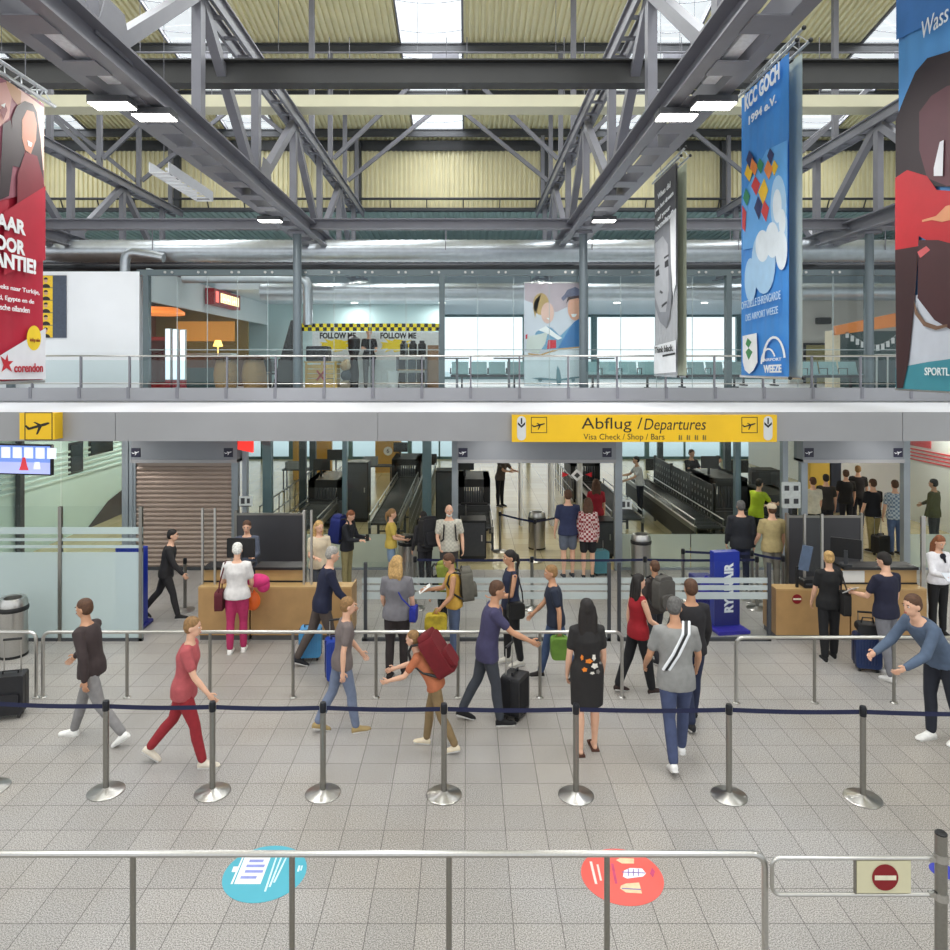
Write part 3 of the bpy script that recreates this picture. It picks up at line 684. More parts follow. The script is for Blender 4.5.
# ---------------------------------------------------------------- follow-me kiosk
dk_ = 19.7; zk = ZM
kx0, kx1 = X(300.5,dk_), X(440,dk_); kw = kx1-kx0; kc = (kx0+kx1)/2
t = root('kiosk', 'small shop kiosk with a yellow and black chequered band and FOLLOW ME lettering', 'kiosk', (kc,dk_,zk))
zb0, zb1 = Z(331,dk_)-zk, Z(323.5,dk_)-zk
m = MB().box((-kw/2,0,zb0),(kw/2,.08,zb1)); q = (zb1-zb0)/2; n = int(kw/q)
m.mat(1)
for i in range(n):
    m.box((-kw/2+i*q,-.006,zb0+(i%2)*q),(-kw/2+(i+1)*q,0,zb0+(i%2)*q+q))
m.build('chequered_band', [M('band_yellow',(250,224,20),.5), BLACK], t)
for s in (-1,1): MB().box((s*kw/2-.04,.0,0),(s*kw/2+.04,.10,zb1)).build('post', STEEL, t)
yb = 1.5
MB().box((-kw/2,yb,.0),(kw/2,yb+.05,zb0+.05)).build('back_panel', M('kiosk_white',(228,234,236),.5), t)
dq = dk_+yb
for c in (-1.15, .62):
    lettering('FOLLOW ME', .3, BLACK, t, FRONT((c,yb-.004,1.56)), width=1.05, bold=.012, height=.18)
    m = MB(); pts = []
    for i in range(26):
        r = (.5 if i % 2 else .36)*(1+.18*math.sin(i*2.3)); a = 2*PI*i/26
        pts.append((c-.05+r*math.cos(a)*1.05, yb-.004, 1.27+.42*r*math.sin(a)))
    m.prism(pts, (0,.003,0)); m.build('splash_emblem', M('splash_yellow',(250,220,30),.5), t)
t = root('kiosk_counter', 'light wooden crate counter with a red cross mark at the kiosk', 'counter', (X(321,19.9),19.9,zk))
m = MB()
for i in range(5): m.box((-.44,0,.08+i*.13),(.44,.5,.19+i*.13))
for xx in (-.43,0,.37): m.box((xx,-.02,0),(xx+.06,0,.76))
m.box((-.46,-.03,.76),(.46,.55,.80)).build('crate', M('crate_wood',(206,170,96),.6,0,.15,9), t)
m = MB(); m.bar((-.11,-.03,.28),(.11,-.03,.55),.02,.05).bar((-.11,-.03,.55),(.11,-.03,.28),.02,.05); m.build('cross_mark', M('mark_red',(170,50,40),.5), t)
for i in range(3):
    t = root('black_canister', ('left','middle','right')[i]+' black canister on the kiosk shelf', 'canister', (X(404+i*9,20.3),20.3,zk+.98), 0, 'black canisters on the kiosk shelf')
    MB().lathe([(.10,0),(.11,.02),(.11,.3),(.06,.35)],14).build('body', BLACK, t); MB().lathe([(.07,.35),(.07,.4)],12).build('lid', DGREY, t)
t = root('kiosk_shelf', 'open metal shelf filled with dark goods at the kiosk', 'shelf', (X(412,20.3),20.3,zk))
for z in (.18,.55,.95): MB().box((-.42,-.25,z),(.42,.25,z+.03)).build('shelf_board', M('shelf_tan',(170,140,100),.5), t)
for sx in (-.40,.40):
    for sy in (-.23,.23): MB().box((sx-.02,sy-.02,0),(sx+.02,sy+.02,.98)).build('post', STEEL, t)
for i in range(6):
    solo('dark_goods_box', MB().rbox((-.10,-.15,0),(.10,.15,.27),.02), M('goods_%d' % (i%3),((34,36,42),(60,70,78),(24,26,30))[i%3],.6), 'dark goods box on the kiosk shelf, %s of its row' % ('left','middle','right')[i%3]+(', lower board' if i<3 else ', upper board'), 'box', (X(412,20.3)-.25+.25*(i%3),20.28,zk+(.21 if i<3 else .58)), 0, 'dark goods on the kiosk shelf')
solo('coffee_machine', MB().rbox((-.3,-.25,0),(.3,.25,.42),.04).box((-.26,-.3,.30),(.26,-.25,.4)).cyl((-.12,-.28,.2),(-.12,-.28,.3),.03,8).cyl((.12,-.28,.2),(.12,-.28,.3),.03,8), DGREY, 'dark coffee machine on the wooden kiosk counter', 'coffee machine', (X(317,19.9),20.15,zk+.80))
solo('tall_black_coffee_grinder', MB().lathe([(.12,0),(.14,.5),(.10,.9),(.16,1.1),(.18,1.42),(.06,1.5)],14), BLACK, 'tall black grinder standing behind the kiosk counter', 'grinder', (X(354,20.2),20.2,zk))
solo('paper_bin', MB().lathe([(.13,0),(.16,.5),(.17,.5),(.17,.54)],14), LGREY, 'small pale bin in front of the kiosk', 'bin', (X(393.5,19.5),19.3,zk))
for i, (px, c) in enumerate(((345,(150,140,120)),(346,(60,70,76)),(345.5,(190,170,140)))):
    solo('goods_sack', MB().ball((0,0,.14),(.15,.18,.15),12,8).ball((.03,0,.2),(.10,.12,.13),10,6), M('sack_%d' % i,c,.8), ('beige','dark','cream')[i]+' sack stacked between the kiosk counter and the grinder', 'sack', (X(px,20.0),20.0+.0*i,zk+.27*i), 0, 'sacks at the kiosk')
solo('dark_display_stand', MB().add([(-.5,-.2,0),(.2,-.2,0),(.2,.2,0),(-.5,.2,0),(.0,-.08,1.9),(.2,-.08,1.9),(.2,.08,1.9),(.0,.08,1.9)],[(0,3,2,1),(4,5,6,7),(0,1,5,4),(1,2,6,5),(2,3,7,6),(3,0,4,7)]), BLACK, 'tall black tapering stand between the round column and the kiosk', 'stand', (X(291.5,19.5),19.5,zk))
solo('brown_cabinet', MB().rbox((-.2,-.2,0),(.2,.2,1.25),.02).box((-.17,-.21,.1),(.17,-.2,1.15)), M('cabinet_brown',(140,108,78),.5), 'narrow brown cabinet at the right end of the kiosk', 'cabinet', (X(435,20.4),20.4,zk))
# ---------------------------------------------------------------- lounge benches and high tables
SEATM = M('bench_mesh_steel', (150,182,186), .38, .5, .12, 40)
def bench(x, y, n, label, rz=0):
    t = root('seat_bench', label, 'bench', (x,y,ZM), rz, 'perforated steel benches in the lounge')
    w = .58; X0 = -n*w/2
    MB().bar((X0,0,.36),(-X0,0,.36),.07,.07).build('beam', STEELD, t)
    for i in range(n):
        a = X0+i*w+.03; b = a+w-.06
        MB().add([(a,-.28,.42),(b,-.28,.42),(b,.2,.38),(a,.2,.38),(a,-.28,.445),(b,-.28,.445),(b,.2,.405),(a,.2,.405)],[(0,3,2,1),(4,5,6,7),(0,1,5,4),(1,2,6,5),(2,3,7,6),(3,0,4,7)]).build('seat', SEATM, t)
        MB().add([(a,.2,.42),(b,.2,.42),(b,.34,.80),(a,.34,.80),(a,.225,.42),(b,.225,.42),(b,.365,.80),(a,.365,.80)],[(0,3,2,1),(4,5,6,7),(0,1,5,4),(1,2,6,5),(2,3,7,6),(3,0,4,7)]).build('backrest', SEATM, t)
    for i in range(n+1):
        a = X0+i*w; MB().tube([(a,-.26,.42),(a,-.26,.60),(a,.25,.60),(a,.28,.42)], .016, 6).build('armrest', STEELD, t)
    for a in (X0+.35, -X0-.35): MB().bar((a,-.32,.02),(a,.30,.02),.05,.04).bar((a,0,.02),(a,0,.36),.06,.06).build('leg', STEELD, t)
bench(X(488,22.5), 22.5, 4, 'steel bench under the bright window left of the couple poster')
bench(X(560,24), 24.2, 3, 'steel bench behind the couple poster')
bench(X(620,21.5), 21.5, 4, 'steel bench between the couple poster and the grey portrait banner')
bench(X(708,22.5), 22.5, 4, 'steel bench right of the grey portrait banner')
bench(X(760,24.5), 24.6, 3, 'steel bench behind the blue carnival banner')
bench(X(833,21.3), 21.3, 3, 'steel bench in front of the olive door')
def high_table(px, d, label, w=.42):
    t = root('high_table', label, 'table', (X(px,d),d,ZM), 0, 'narrow high tables in the lounge')
    MB().box((-w,-.18,.86),(w,.18,.90)).build('table_top', M('table_grey',(120,126,128),.4), t)
    MB().cyl((0,0,0.02),(0,0,.86),.035,10).build('post', STEEL, t); MB().lathe([(.2,0),(.2,.02)],16).build('base', STEEL, t)
high_table(457,19.9,'high table at the left end of the bright bench',.33)
high_table(509,19.9,'high table beside the left edge of the couple poster',.42)
high_table(598,19.9,'high table just right of the round column')
# shop at the right end of the lounge
t = root('lounge_shop_front', 'shop front with slanting orange sign band and paper garland in the lounge', 'shop', (X(868,22.5),22.5,ZM))
a, b = X(836,22.5)-X(868,22.5), X(915,22.5)-X(868,22.5)
MB().prism([(a,0,Z(335,22.5)-ZM),(b,0,Z(324,22.5)-ZM),(b,0,Z(309,22.5)-ZM),(a,0,Z(326,22.5)-ZM)], (0,.15,0)).build('sign_band', M('band_orange',(232,140,72),.5), t)
MB().box((a+.15,.6,0),(b,.7,Z(330,22.5)-ZM)).build('shop_window', M('shop_dark',(64,84,84),.2), t)
MB().box((a,.1,0),(a+.18,.7,Z(330,22.5)-ZM)).build('door_post', M('post_cream',(220,206,176),.5), t)
m = MB()
for i in range(14):
    f = i/13; xx = a+.35+(b-a-.4)*f; z = Z(330,22.5)-ZM-.15+.5*f-.85*math.sin(PI*f)*.75
    m.box((xx-.05,.0,z-.09),(xx+.05,.01,z+.09))
m.tube([(a+.35+(b-a-.4)*f/13, .005, Z(330,22.5)-ZM-.06+.5*f/13-.85*math.sin(PI*f/13)*.75) for f in range(14)], .006, 5)
m.build('garland', LGREY, t)
t = root('low_rail_gate', 'small steel rail gate beside the right column in the lounge', 'gate', (X(893,20),20,ZM))
m = MB()
for xx in (-.45,-.15,.15): m.cyl((xx,0,0),(xx,0,.98),.025,8)
m.bar((-.5,0,.98),(.5,0,.98),.05,.04).build('gate_frame', INOX, t)
MB().rbox((-.3,.2,0),(.55,.5,.8),.03).build('gate_panel', M('panel_teal_dark',(30,58,64),.4), t)
# ---------------------------------------------------------------- hanging banners
def banner(label, x, d1, d2, ztop, zbot, face, art, gap=.20, back=(206,214,200), name='hanging_banner'):
    """two fabric sheets under a small triangular truss; face = -1 shows its print towards -X, +1 towards +X"""
    t = root(name, label, 'banner', (x, (d1+d2)/2, zbot), 0, 'tall banners hanging from the roof')
    off = (x, (d1+d2)/2, zbot)
    def sheet_mb(xx):
        mb = MB(); n = 24; vs = []
        for i in range(n+1):
            y = d1+(d2-d1)*i/n; w = .012*math.sin(i*1.7)+.008*math.sin(i*.6)
            vs += [(xx+w*.4, y, zbot), (xx+w, y, ztop), (xx+w*.4+.004, y, zbot), (xx+w+.004, y, ztop)]
        fs = []
        for i in range(n): a = 4*i; fs += [(a,a+4,a+5,a+1),(a+2,a+3,a+7,a+6)]
        return mb.add(vs, fs)
    sheet_mb(x).build('printed_sheet', art['base'], t, True, off)
    sheet_mb(x-face*gap).build('back_sheet', M('banner_back_%d' % back[0], back, .7, 0, .05, 2), t, True, off)
    e = face*.022
    for i, (col, polys) in enumerate(art['polys']):
        m = MB()
        for j, p in enumerate(polys):
            pts = []
            for (px, py) in p:
                d = abs(x)*FOC/abs(px-PX); d = min(max(d, d1+.0), d2-.0)
                pts.append((x+e+face*(.0022*i+.0003*j), d, min(ztop, max(zbot, Z(py, d)))))
            m.prism(pts, (-face*.0001,0,0))
        m.build('print', M('ink_%d_%d_%d' % col, col, .6, 0, .06, 4), t, False, off)
    for (txt, pxa, pya, pxb, pyb, hpx, col, shear, bold) in art['text']:
        da, db = abs(x)*FOC/abs(pxa-PX), abs(x)*FOC/abs(pxb-PX)
        za, zb = Z(pya, da), Z(pyb, db)
        o = Vector((x+e+face*.034, (da+db)/2, (za+zb)/2)); u = Vector((0, db-da, zb-za))
        if 'flat' in art: u.z = 0
        v = Vector((0,0,1)); v = (v-u.normalized()*v.dot(u.normalized()))
        lettering(txt, .3, M('ink_%d_%d_%d' % col, col, .6, 0, .04, 4), t, Matrix.Translation(-Vector(off)) @ frame(o, u, v), width=u.length, shear=shear, bold=bold, height=hpx/FOC*(da+db)/2)
    m = MB()
    for s in (0,1): m.tube([(x-face*gap*s, d1-.25, ztop+.06),(x-face*gap*s, d2+.25, ztop+.06)], .022, 8)
    m.tube([(x-face*gap/2, d1-.25, ztop+.24),(x-face*gap/2, d2+.25, ztop+.24)], .022, 8)
    nn = 9
    for i in range(nn):
        y = d1-.2+(d2-d1+.4)*i/(nn-1); y2 = y+(d2-d1+.4)/(nn-1)/2
        for s in (0,1): m.tube([(x-face*gap*s,y,ztop+.06),(x-face*gap/2,min(y2,d2+.2),ztop+.24)], .008, 5)
    m.build('truss_bar', M('truss_aluminium',(205,208,212),.3,.7,.03,5), t, True, off)
    m = MB()
    for s in (0,1): m.tube([(x-face*gap*s,d1-.03,zbot),(x-face*gap*s,d2+.03,zbot)], .02, 8)
    m.build('bottom_bar', MATS['truss_aluminium'], t, True, off)
    m = MB()
    for s in (0,1): m.ball((x-face*gap*s,d1-.04,zbot),(.03,.03,.03),8,6).ball((x-face*gap*s,d1-.27,ztop+.06),(.035,.035,.035),8,6)
    m.ball((x-face*gap/2,d1-.27,ztop+.24),(.035,.035,.035),8,6); m.build('end_knob', BLACK, t, True, off)
    for y in (d1+.15, d2-.15): MB().cyl((x-face*gap/2,y,ztop+.24),(x-face*gap/2,y,zroof(y)-.05),.006,5).build('hanging_wire', STEEL, t, True, off)
    return t
def circ(cx, cy, rx, ry, n=20, a0=0, a1=360): return [(cx+rx*math.cos(math.radians(a0+(a1-a0)*i/n)), cy+ry*math.sin(math.radians(a0+(a1-a0)*i/n))) for i in range(n)]
def arc(cx, cy, rx, ry, w, a0, a1, n=12):
    o = [(cx+rx*math.cos(math.radians(a0+(a1-a0)*i/n)), cy+ry*math.sin(math.radians(a0+(a1-a0)*i/n))) for i in range(n+1)]
    i_ = [(cx+(rx-w)*math.cos(math.radians(a0+(a1-a0)*i/n)), cy+(ry-w*1.1)*math.sin(math.radians(a0+(a1-a0)*i/n))) for i in range(n+1)]
    return o+i_[::-1]
WHT = (240,243,246)
XB = 4.84
# blue carnival-club banner (the figure on it is replaced by plain harlequin lozenges)
art = dict(base=M('banner_blue',(62,140,218),.6,0,.10,1.2), polys=[
  ((96,168,232), [[(744,196),(768,150),(790,140),(790,240),(744,250)]]),
  ((168,206,238), [circ(780,205,8,30), circ(784,235,6,26), circ(765,262,12,32), circ(752,280,6,22)]),
  ((226,236,244), [circ(764,246,7,16), circ(774,240,7,18), circ(783,250,6,20), circ(779,206,4.5,17), circ(784,222,3.5,13)]),
  ((236,190,40), [[(749,164),(755,170),(751,182),(746,174)], [(766,178),(770,190),(765,206),(760,192)], [(776,160),(780,166),(776,176),(773,168)]]),
  ((206,56,58), [[(757,176),(762,184),(758,196),(753,186)], [(766,200),(771,208),(768,222),(763,212)], [(744,205),(748,212),(747,232),(744,228)]]),
  ((34,44,96), [[(751,150),(756,158),(752,170),(748,160)], [(772,148),(776,154),(773,164),(769,156)], [(760,196),(764,204),(761,220),(756,208)]]),
  ((226,132,62), [[(770,160),(775,168),(771,180),(766,170)], [(754,158),(760,166),(757,176),(752,168)]]),
  ((40,130,90), [[(762,158),(766,164),(763,174),(759,166)], [(748,188),(752,196),(749,206),(745,198)]]),
  (WHT, [[(744.8,336),(759,333),(760,362),(756,370),(751.5,374),(747,370),(745,362)], arc(776.5,362,12,26,2.2,180,350), arc(771,364,8,16,1.6,180,330)]),
  ((66,140,82), [[(750,338),(754,342),(751,348),(755,352),(751,360),(748,352),(751,348),(748,344)]]),
 ], text=[('KCC GOCH',748,104,783,70,17,WHT,0,.012), ('1994 e.V.',752,121,780,98,9,WHT,0,.008),
  ('OFFIZIELLE EHRENGARDE',744.5,306,784,294.5,8,(196,220,240),0,.0), ('DES AIRPORT WEEZE',749,318,781.5,309.5,7,(196,220,240),0,.0),
  ('AIRPORT',767,360,785,359,3,WHT,0,0), ('WEEZE',767,369,785,368.4,8,WHT,0,.012)])
banner('blue carnival club banner with white lettering KCC GOCH and an airport arch', XB, 10.9, 12.8, Z(52,10.9), Z(378,10.9), -1, art)
# grey portrait banner
xg = 4.5
art = dict(base=M('banner_grey',(176,178,182),.6,0,.05,1.2), polys=[
  ((92,92,98), [[(655,180),(677,160),(677,208),(671,216),(656,236)]]),
  ((236,238,240), [[(671,216),(677,208),(677,284),(674,296),(672,262)], [(655,346),(677,340),(677,372),(655,374)]]),
  ((132,134,140), [[(655.5,236),(664,224),(671,222),(672,262),(673,296),(671,318),(667,328),(661,322),(656,306)]]),
  ((170,172,177), [[(656,244),(664,236),(669,244),(670,290),(667,312),(661,312),(656,296)]]),
  ((52,52,56), [[(657,272),(660,269),(661,275),(657,277)], [(666,262),(669.5,259),(670,266),(666,268)], [(663,305),(668,301),(668.5,303),(663,308)]]),
  ((74,74,78), [[(656.5,268),(660.5,264.5),(661,266),(656.5,270)], [(665.5,257),(670,254),(670.3,256),(665.5,259)], [(661.5,290),(664.5,292),(663.5,294),(661,292.5)]]),
  ((28,28,30), [[(664,355),(676.6,352.5),(676.6,354.5),(664,357)]]),
 ], text=[('When did',660,197,673,184,6,WHT,0,.01), ('you last dream',657.5,212,676,193,6,WHT,0,.01), ('of your',660,220,673,207,6,WHT,0,.01), ('homeland?',658,229,676,212,6,WHT,0,.01),
  ('Think black.',657,350.5,675.5,347.5,6.5,(30,30,32),0,.006)])
banner('narrow black and white portrait banner with the words Think black', xg, 15.5, 17.35, Z(162,15.5), Z(376.5,15.5), -1, art, .19, (214,220,196))
# large banner at the right edge: person in a red shirt against sky and foaming water
art = dict(flat=1, base=M('banner_sky',(84,150,212),.6,0,.08,.8), polys=[
  ((60,120,190), [[(898,-40),(930,-60),(1000,-120),(1040,-150),(1040,-40),(960,10),(898,40)]]),
  ((196,202,214), [[(898,300),(1040,270),(1040,420),(898,392)]]),
  ((62,140,156), [[(898,368),(930,362),(960,358),(1040,350),(1040,430),(898,392)]]),
  ((38,24,32), [[(898,120),(908,95),(918,72),(930,58),(950,52),(1040,20),(1040,190),(930,186),(915,172),(898,188)]]),
  ((92,52,62), [[(922,112),(934,96),(950,86),(1040,70),(1040,180),(950,186),(930,178),(922,150)]]),
  ((186,36,46), [[(898,178),(910,170),(930,176),(940,190),(1040,196),(1040,300),(940,246),(922,236),(921,247),(898,250)]]),
  ((56,28,32), [[(898.2,250),(922,246),(918,300),(912,360),(906,388),(899.5,388.5)]]),
  ((70,38,42), [[(922,240),(942,240),(1040,262),(1040,352),(955,330),(938,320),(921,298)]]),
  ((208,96,100), [[(921,252),(930,246),(934,250),(924,258)]]),
  ((216,150,110), [[(926,220),(940,216),(950,206),(1040,190),(1040,204),(946,222),(936,220),(926,222)]]),
  ((226,226,232), [[(938,168),(944,142),(948,140),(947,176),(938,176)]]),
  ((120,92,74), [[(918,300),(922,312),(930,322),(942,326),(952,324),(952,327),(940,330),(928,326),(919,314)]]),
 ], text=[('Wass',927,28,954,14,18,(236,240,246),.15,0), ('SPORTL',930,372,955,371,8,(232,238,240),0,.004)])
banner('giant banner at the right edge with a person in a red shirt over foaming water', XB, 6.3, 8.14, EYE+4.75, Z(388.5,8.14), -1, art, .2, (200,206,206))
# red holiday banner at the left edge
def u_(p): return p
art = dict(flat=1, base=M('banner_red',(178,26,54),.6,0,.06,.8), polys=[
  ((150,84,100), [[(-60,20),(0,70),(42,104),(42,190),(0,200),(-60,230)]]),
  ((222,186,172), [[(16,88),(42,108),(42,170),(36,172),(18,120)]]),
  ((196,150,116), [[(4,72),(12,78),(19,92),(18,108),(11,100),(4,88)]]),
  ((206,150,140), [[(-8,84),(3,82),(9,98),(6,118),(-2,126),(-10,122)]]),
  ((44,26,36), [[(9,118),(14,106),(22,101),(30,104),(34,112),(38,140),(41,178),(36,176),(32,160),(22,150),(20,168),(10,166)], [(0,124),(8,120),(12,150),(6,196),(-4,200)]]),
  ((204,138,112), [[(19,120),(24,110),(31,112),(34,124),(33,140),(28,154),(22,150),(19,138)]]),
  ((122,30,46), [[(22,152),(34,156),(40,178),(42,190),(42,205),(14,205),(14,176)], [(-4,110),(2,104),(4,110),(0,120)]]),
  ((250,246,244), [[(24,140),(29,143),(28,147),(25,146)], [(-3,105),(2,103),(1,108)]]),
  ((176,26,52), [[(42,186),(42,260),(0,275),(0,212)]]),
  ((222,222,228), [[(0,353),(42,328),(42,379),(0,379.5)], [(-20,366),(0,353),(0,379.5),(-20,379.5)]]),
  ((240,206,44), [circ(30,338,7.2,12.5)]),
  ((186,32,46), [[(-4,356),(1,360),(3,354),(4,361),(9,361),(5,365),(8,372),(2,368),(-3,372),(-1,365)]]),
 ], text=[('KLAAR',-26,213,20.5,230,15,WHT,0,.012), ('VOOR',-20,237,20,250,15,WHT,0,.012), ('VAKANTIE!',-45,247,31,270,16,WHT,0,.012),
  ('rechtstreeks naar Turkije,',-30,284,34.5,292,6,WHT,0,.003), ('Griekenland, Egypte en de',-36,295,29,301,6,WHT,0,.003), ('Canarische eilanden',-22,306,24.5,309,6,WHT,0,.003),
  ('corendon',9,368,38,367.5,9,(176,26,46),0,.006), ('holidays online',25,341,35,340,5,(150,80,40),0,0)])
banner('red holiday banner with laughing people and the word corendon at the left edge', -XB, 6.35, 8.26, Z(104,8.26), Z(381,8.26), 1, art, .2, (206,210,212))
# couple poster behind the lounge glass
dp = 18.85
t = root('couple_poster', 'large poster of a smiling couple hanging behind the lounge glass', 'poster', (X(553.5,dp), dp, Z(386,dp)))
off = (X(553.5,dp), dp, Z(386,dp))
MB().box((X(524,dp)-off[0],0,0),(X(583,dp)-off[0],.02,Z(282,dp)-off[2])).build('poster_sheet', M('poster_pale',(214,220,230),.6,0,.05,1.5), t)
polys = [
  ((236,244,250), [[(524.5,352),(545,354),(560,349),(583,347),(583,385.5),(524.5,385.5)]]),
  ((196,182,190), [[(524.5,282.5),(583,282.5),(583,300),(556,312),(524.5,300)]]),
  ((196,166,110), [circ(541,304,8,11), [(535,300),(541,294),(535,318),(533,308)]]),
  ((232,196,182), [circ(547.5,313,6.5,10.5)]),
  ((120,168,200), [[(536,332),(546,326),(552,328),(560,336),(574,322),(583,318),(583,347),(556,349),(540,350),(530,346)]]),
  ((70,128,186), [[(566,334),(574,322),(583,316),(583,347),(558,348)]]),
  ((214,222,216), [[(527,337),(548,332),(545,344),(538,354),(526,350)]]),
  ((214,52,66), [[(548,340),(556,340),(556,348),(547,349)], [(525.5,335),(527.5,334),(527,339),(525.5,339)]]),
  ((232,178,152), [circ(575,308,7.5,12.5)]),
  ((84,66,66), [[(566,304),(568,296),(581,295),(582,302),(578,298),(569,300)]]),
  ((112,116,142), [[(561,298),(565,294),(567,290),(575,287),(581,290),(582,295),(568,297),(563,301)]]),
  ((246,250,252), [[(571,314),(577,314),(575,317),(572,317)], [(546,318),(550,318),(548.5,320)], [(538,330),(546,326),(556,334),(562,338),(558,340),(548,334)]]),
  ((206,170,120), [[(528,353),(540,354.5),(550,351),(560,348.4),(583,346.2),(583,347.4),(560,349.8),(550,352.6),(540,356),(528,354.6)]]),
  ((104,146,158), [[(556,380),(556.5,370),(557.5,365.5),(559.5,370),(561.5,380),(560,385),(557.5,385)], [(531,378),(540,377.5),(556,379),(556,380.5),(540,380)], [(561,379),(572,377),(579,376.5),(579,378),(561,380.5)], circ(540,380,2,2,8), circ(573,380,2,2,8)]),
]
for i, (col, pp) in enumerate(polys):
    m = MB()
    for p in pp: m.prism([(X(a,dp)-off[0], -.003-.002*i, Z(b,dp)-off[2]) for a, b in p], (0,.0015,0))
    m.build('print', M('ink_%d_%d_%d' % col, col, .6, 0, .06, 4), t, False)

MB().cyl((-.6,.01,Z(282,dp)-off[2]),(-.6,-.19,ZG+.05-off[2]),.006,5).cyl((.6,.01,Z(282,dp)-off[2]),(.6,-.19,ZG+.05-off[2]),.006,5).build('hanging_wire', STEEL, t)
MB().box((X(524,dp)-off[0],-.01,Z(282,dp)-off[2]-.03),(X(583,dp)-off[0],.03,Z(282,dp)-off[2])).build('top_bar', INOX, t)
# ---------------------------------------------------------------- security hall behind the facade
for i, (x, y) in enumerate(((-9,18.5),(-9.2,22),(-3.6,19),(1.5,19),(6.5,19),(12.5,19.5),(-3.6,25),(2,25),(7.5,25),(13,25),(-6,31),(1,31),(8,31))):
    area('added_ceiling_fill', (x,y,3.36), 1.6, .6, W_SEC, (0,0,0), (1,.95,.84))  # fill lights without fixtures, added to brighten the security hall and corridor wall
# unseen fill lights added under the canopy to brighten the counter area
for i in range(7): area('added_canopy_fill', (-12+i*4.2,15.2,3.11), .5, .3, 26, (0,0,0), (1,.97,.92))
fx = [-19.5,-15,-11.5,-8.6,-5.7,-2.8,.1,3.0,5.9,8.8,12.5,16,20.5]
for i in range(12):
    a, b = fx[i], fx[i+1]
    w = struct('window_%d' % wn, MB().box((a+.1,35.5,.05),(b-.1,35.52,3.35)), CLEAR, 'bright far window of the security hall'); wn += 1
    m = MB().box((a-.1,35.4,0),(a+.1,35.6,3.4)).box((a,35.45,0),(b,35.57,.12)).box((a,35.45,1.05),(b,35.57,1.12)).box(((a+b)/2-.04,35.45,0),((a+b)/2+.04,35.57,3.4))
    m.build('window_frame', TEAL, w)
WOODY = M('ochre_panel', (206,160,70), .5, 0, .08, 2)
def gate_panel(px, d, w, label, txt=None, col=WOODY):
    t = root('gate_wall_panel', label, 'wall panel', (X(px,d),d,0), 0, 'ochre panels in the security hall')
    MB().rbox((-w/2,0,0),(w/2,.3,3.3),.03,axis=2).build('panel', col, t)
    if txt:
        MB().cyl((0,-.02,.92),(0,0,.92),.19,20).build('round_sign', WHITE, t)
        lettering(txt, .26, BLACK, t, FRONT((0,-.024,.92)))
gate_panel(388,31,1.1,'ochre wall panel with a round white number sign in the security hall','6')
gate_panel(322,31,.8,'narrow ochre wall panel left of the numbered one')
gate_panel(299,29,.5,'narrow ochre pillar at the far left of the security hall')
gate_panel(820,22.5,.62,'yellow pillar seen through the right entrance', None, M('pillar_yellow',(232,196,84),.5,0,.04,2))
gate_panel(836,22.6,.34,'dark navy pillar beside the yellow one', None, M('pillar_navy',(38,46,66),.5,0,.04,2))
struct('wall_back_3', MB().box((X(842,30),30,0),(13.2,30.2,3.35)), M('beige_wall',(212,206,196),.6), 'beige wall at the end of the right entrance')
for px, d in ((303,22.5),(313,24.5),(660,28),(727,24)):
    struct('trim_%d' % k, MB().box((X(px,d)-.1,d-.1,0),(X(px,d)+.1,d+.1,3.4)), M('post_dark_blue',(52,64,72),.4,.2,.05,2), 'dark steel post inside the security hall'); k += 1
ROLL = M('roller_steel', (70,72,74), .35, .6, .08, 30)
def lane(x, w, d0, d1, h, label, panel=None):
    """roller conveyor running away from the viewer"""
    t = root('roller_conveyor', label, 'conveyor', (x,d0,0), 0, 'roller conveyors of the security lanes')
    L_ = d1-d0
    for s in (-1,1):
        MB().box((s*w/2-.03,0,h-.14),(s*w/2+.03,L_,h)).build('side_rail', INOXD, t)
        MB().tube([(s*w/2,.05,h+.16),(s*w/2,L_-.05,h+.16)], .018, 6).build('guide_rail', INOX, t)
    m = MB(); n = int(L_/.16)
    for i in range(n): m.cyl((-w/2+.03,.08+i*.16,h-.05),(w/2-.03,.08+i*.16,h-.05), .035, 6)
    tag(m.build('rollers', ROLL, t), kind='stuff')
    n = max(2, int(L_/1.6)+1)
    for i in range(n):
        y = .1+(L_-.2)*i/(n-1)
        for s in (-1,1): MB().box((s*w/2-.03,y-.03,0),(s*w/2+.03,y+.03,h-.12)).build('leg', STEELD, t)
        MB().box((-w/2,y-.02,.18),(w/2,y+.02,.22)).build('stretcher', STEELD, t)
    for i in range(n):
        y = .1+(L_-.2)*i/(n-1)
        for s in (-1,1): MB().cyl((s*w/2,y,h-.02),(s*w/2,y,h+.16),.014,6).build('guide_post', INOXD, t)
    if panel: MB().box((-w/2-.035,.02,.1),(-w/2-.03,L_-.02,h-.12)).build('side_panel', panel, t)
    return t
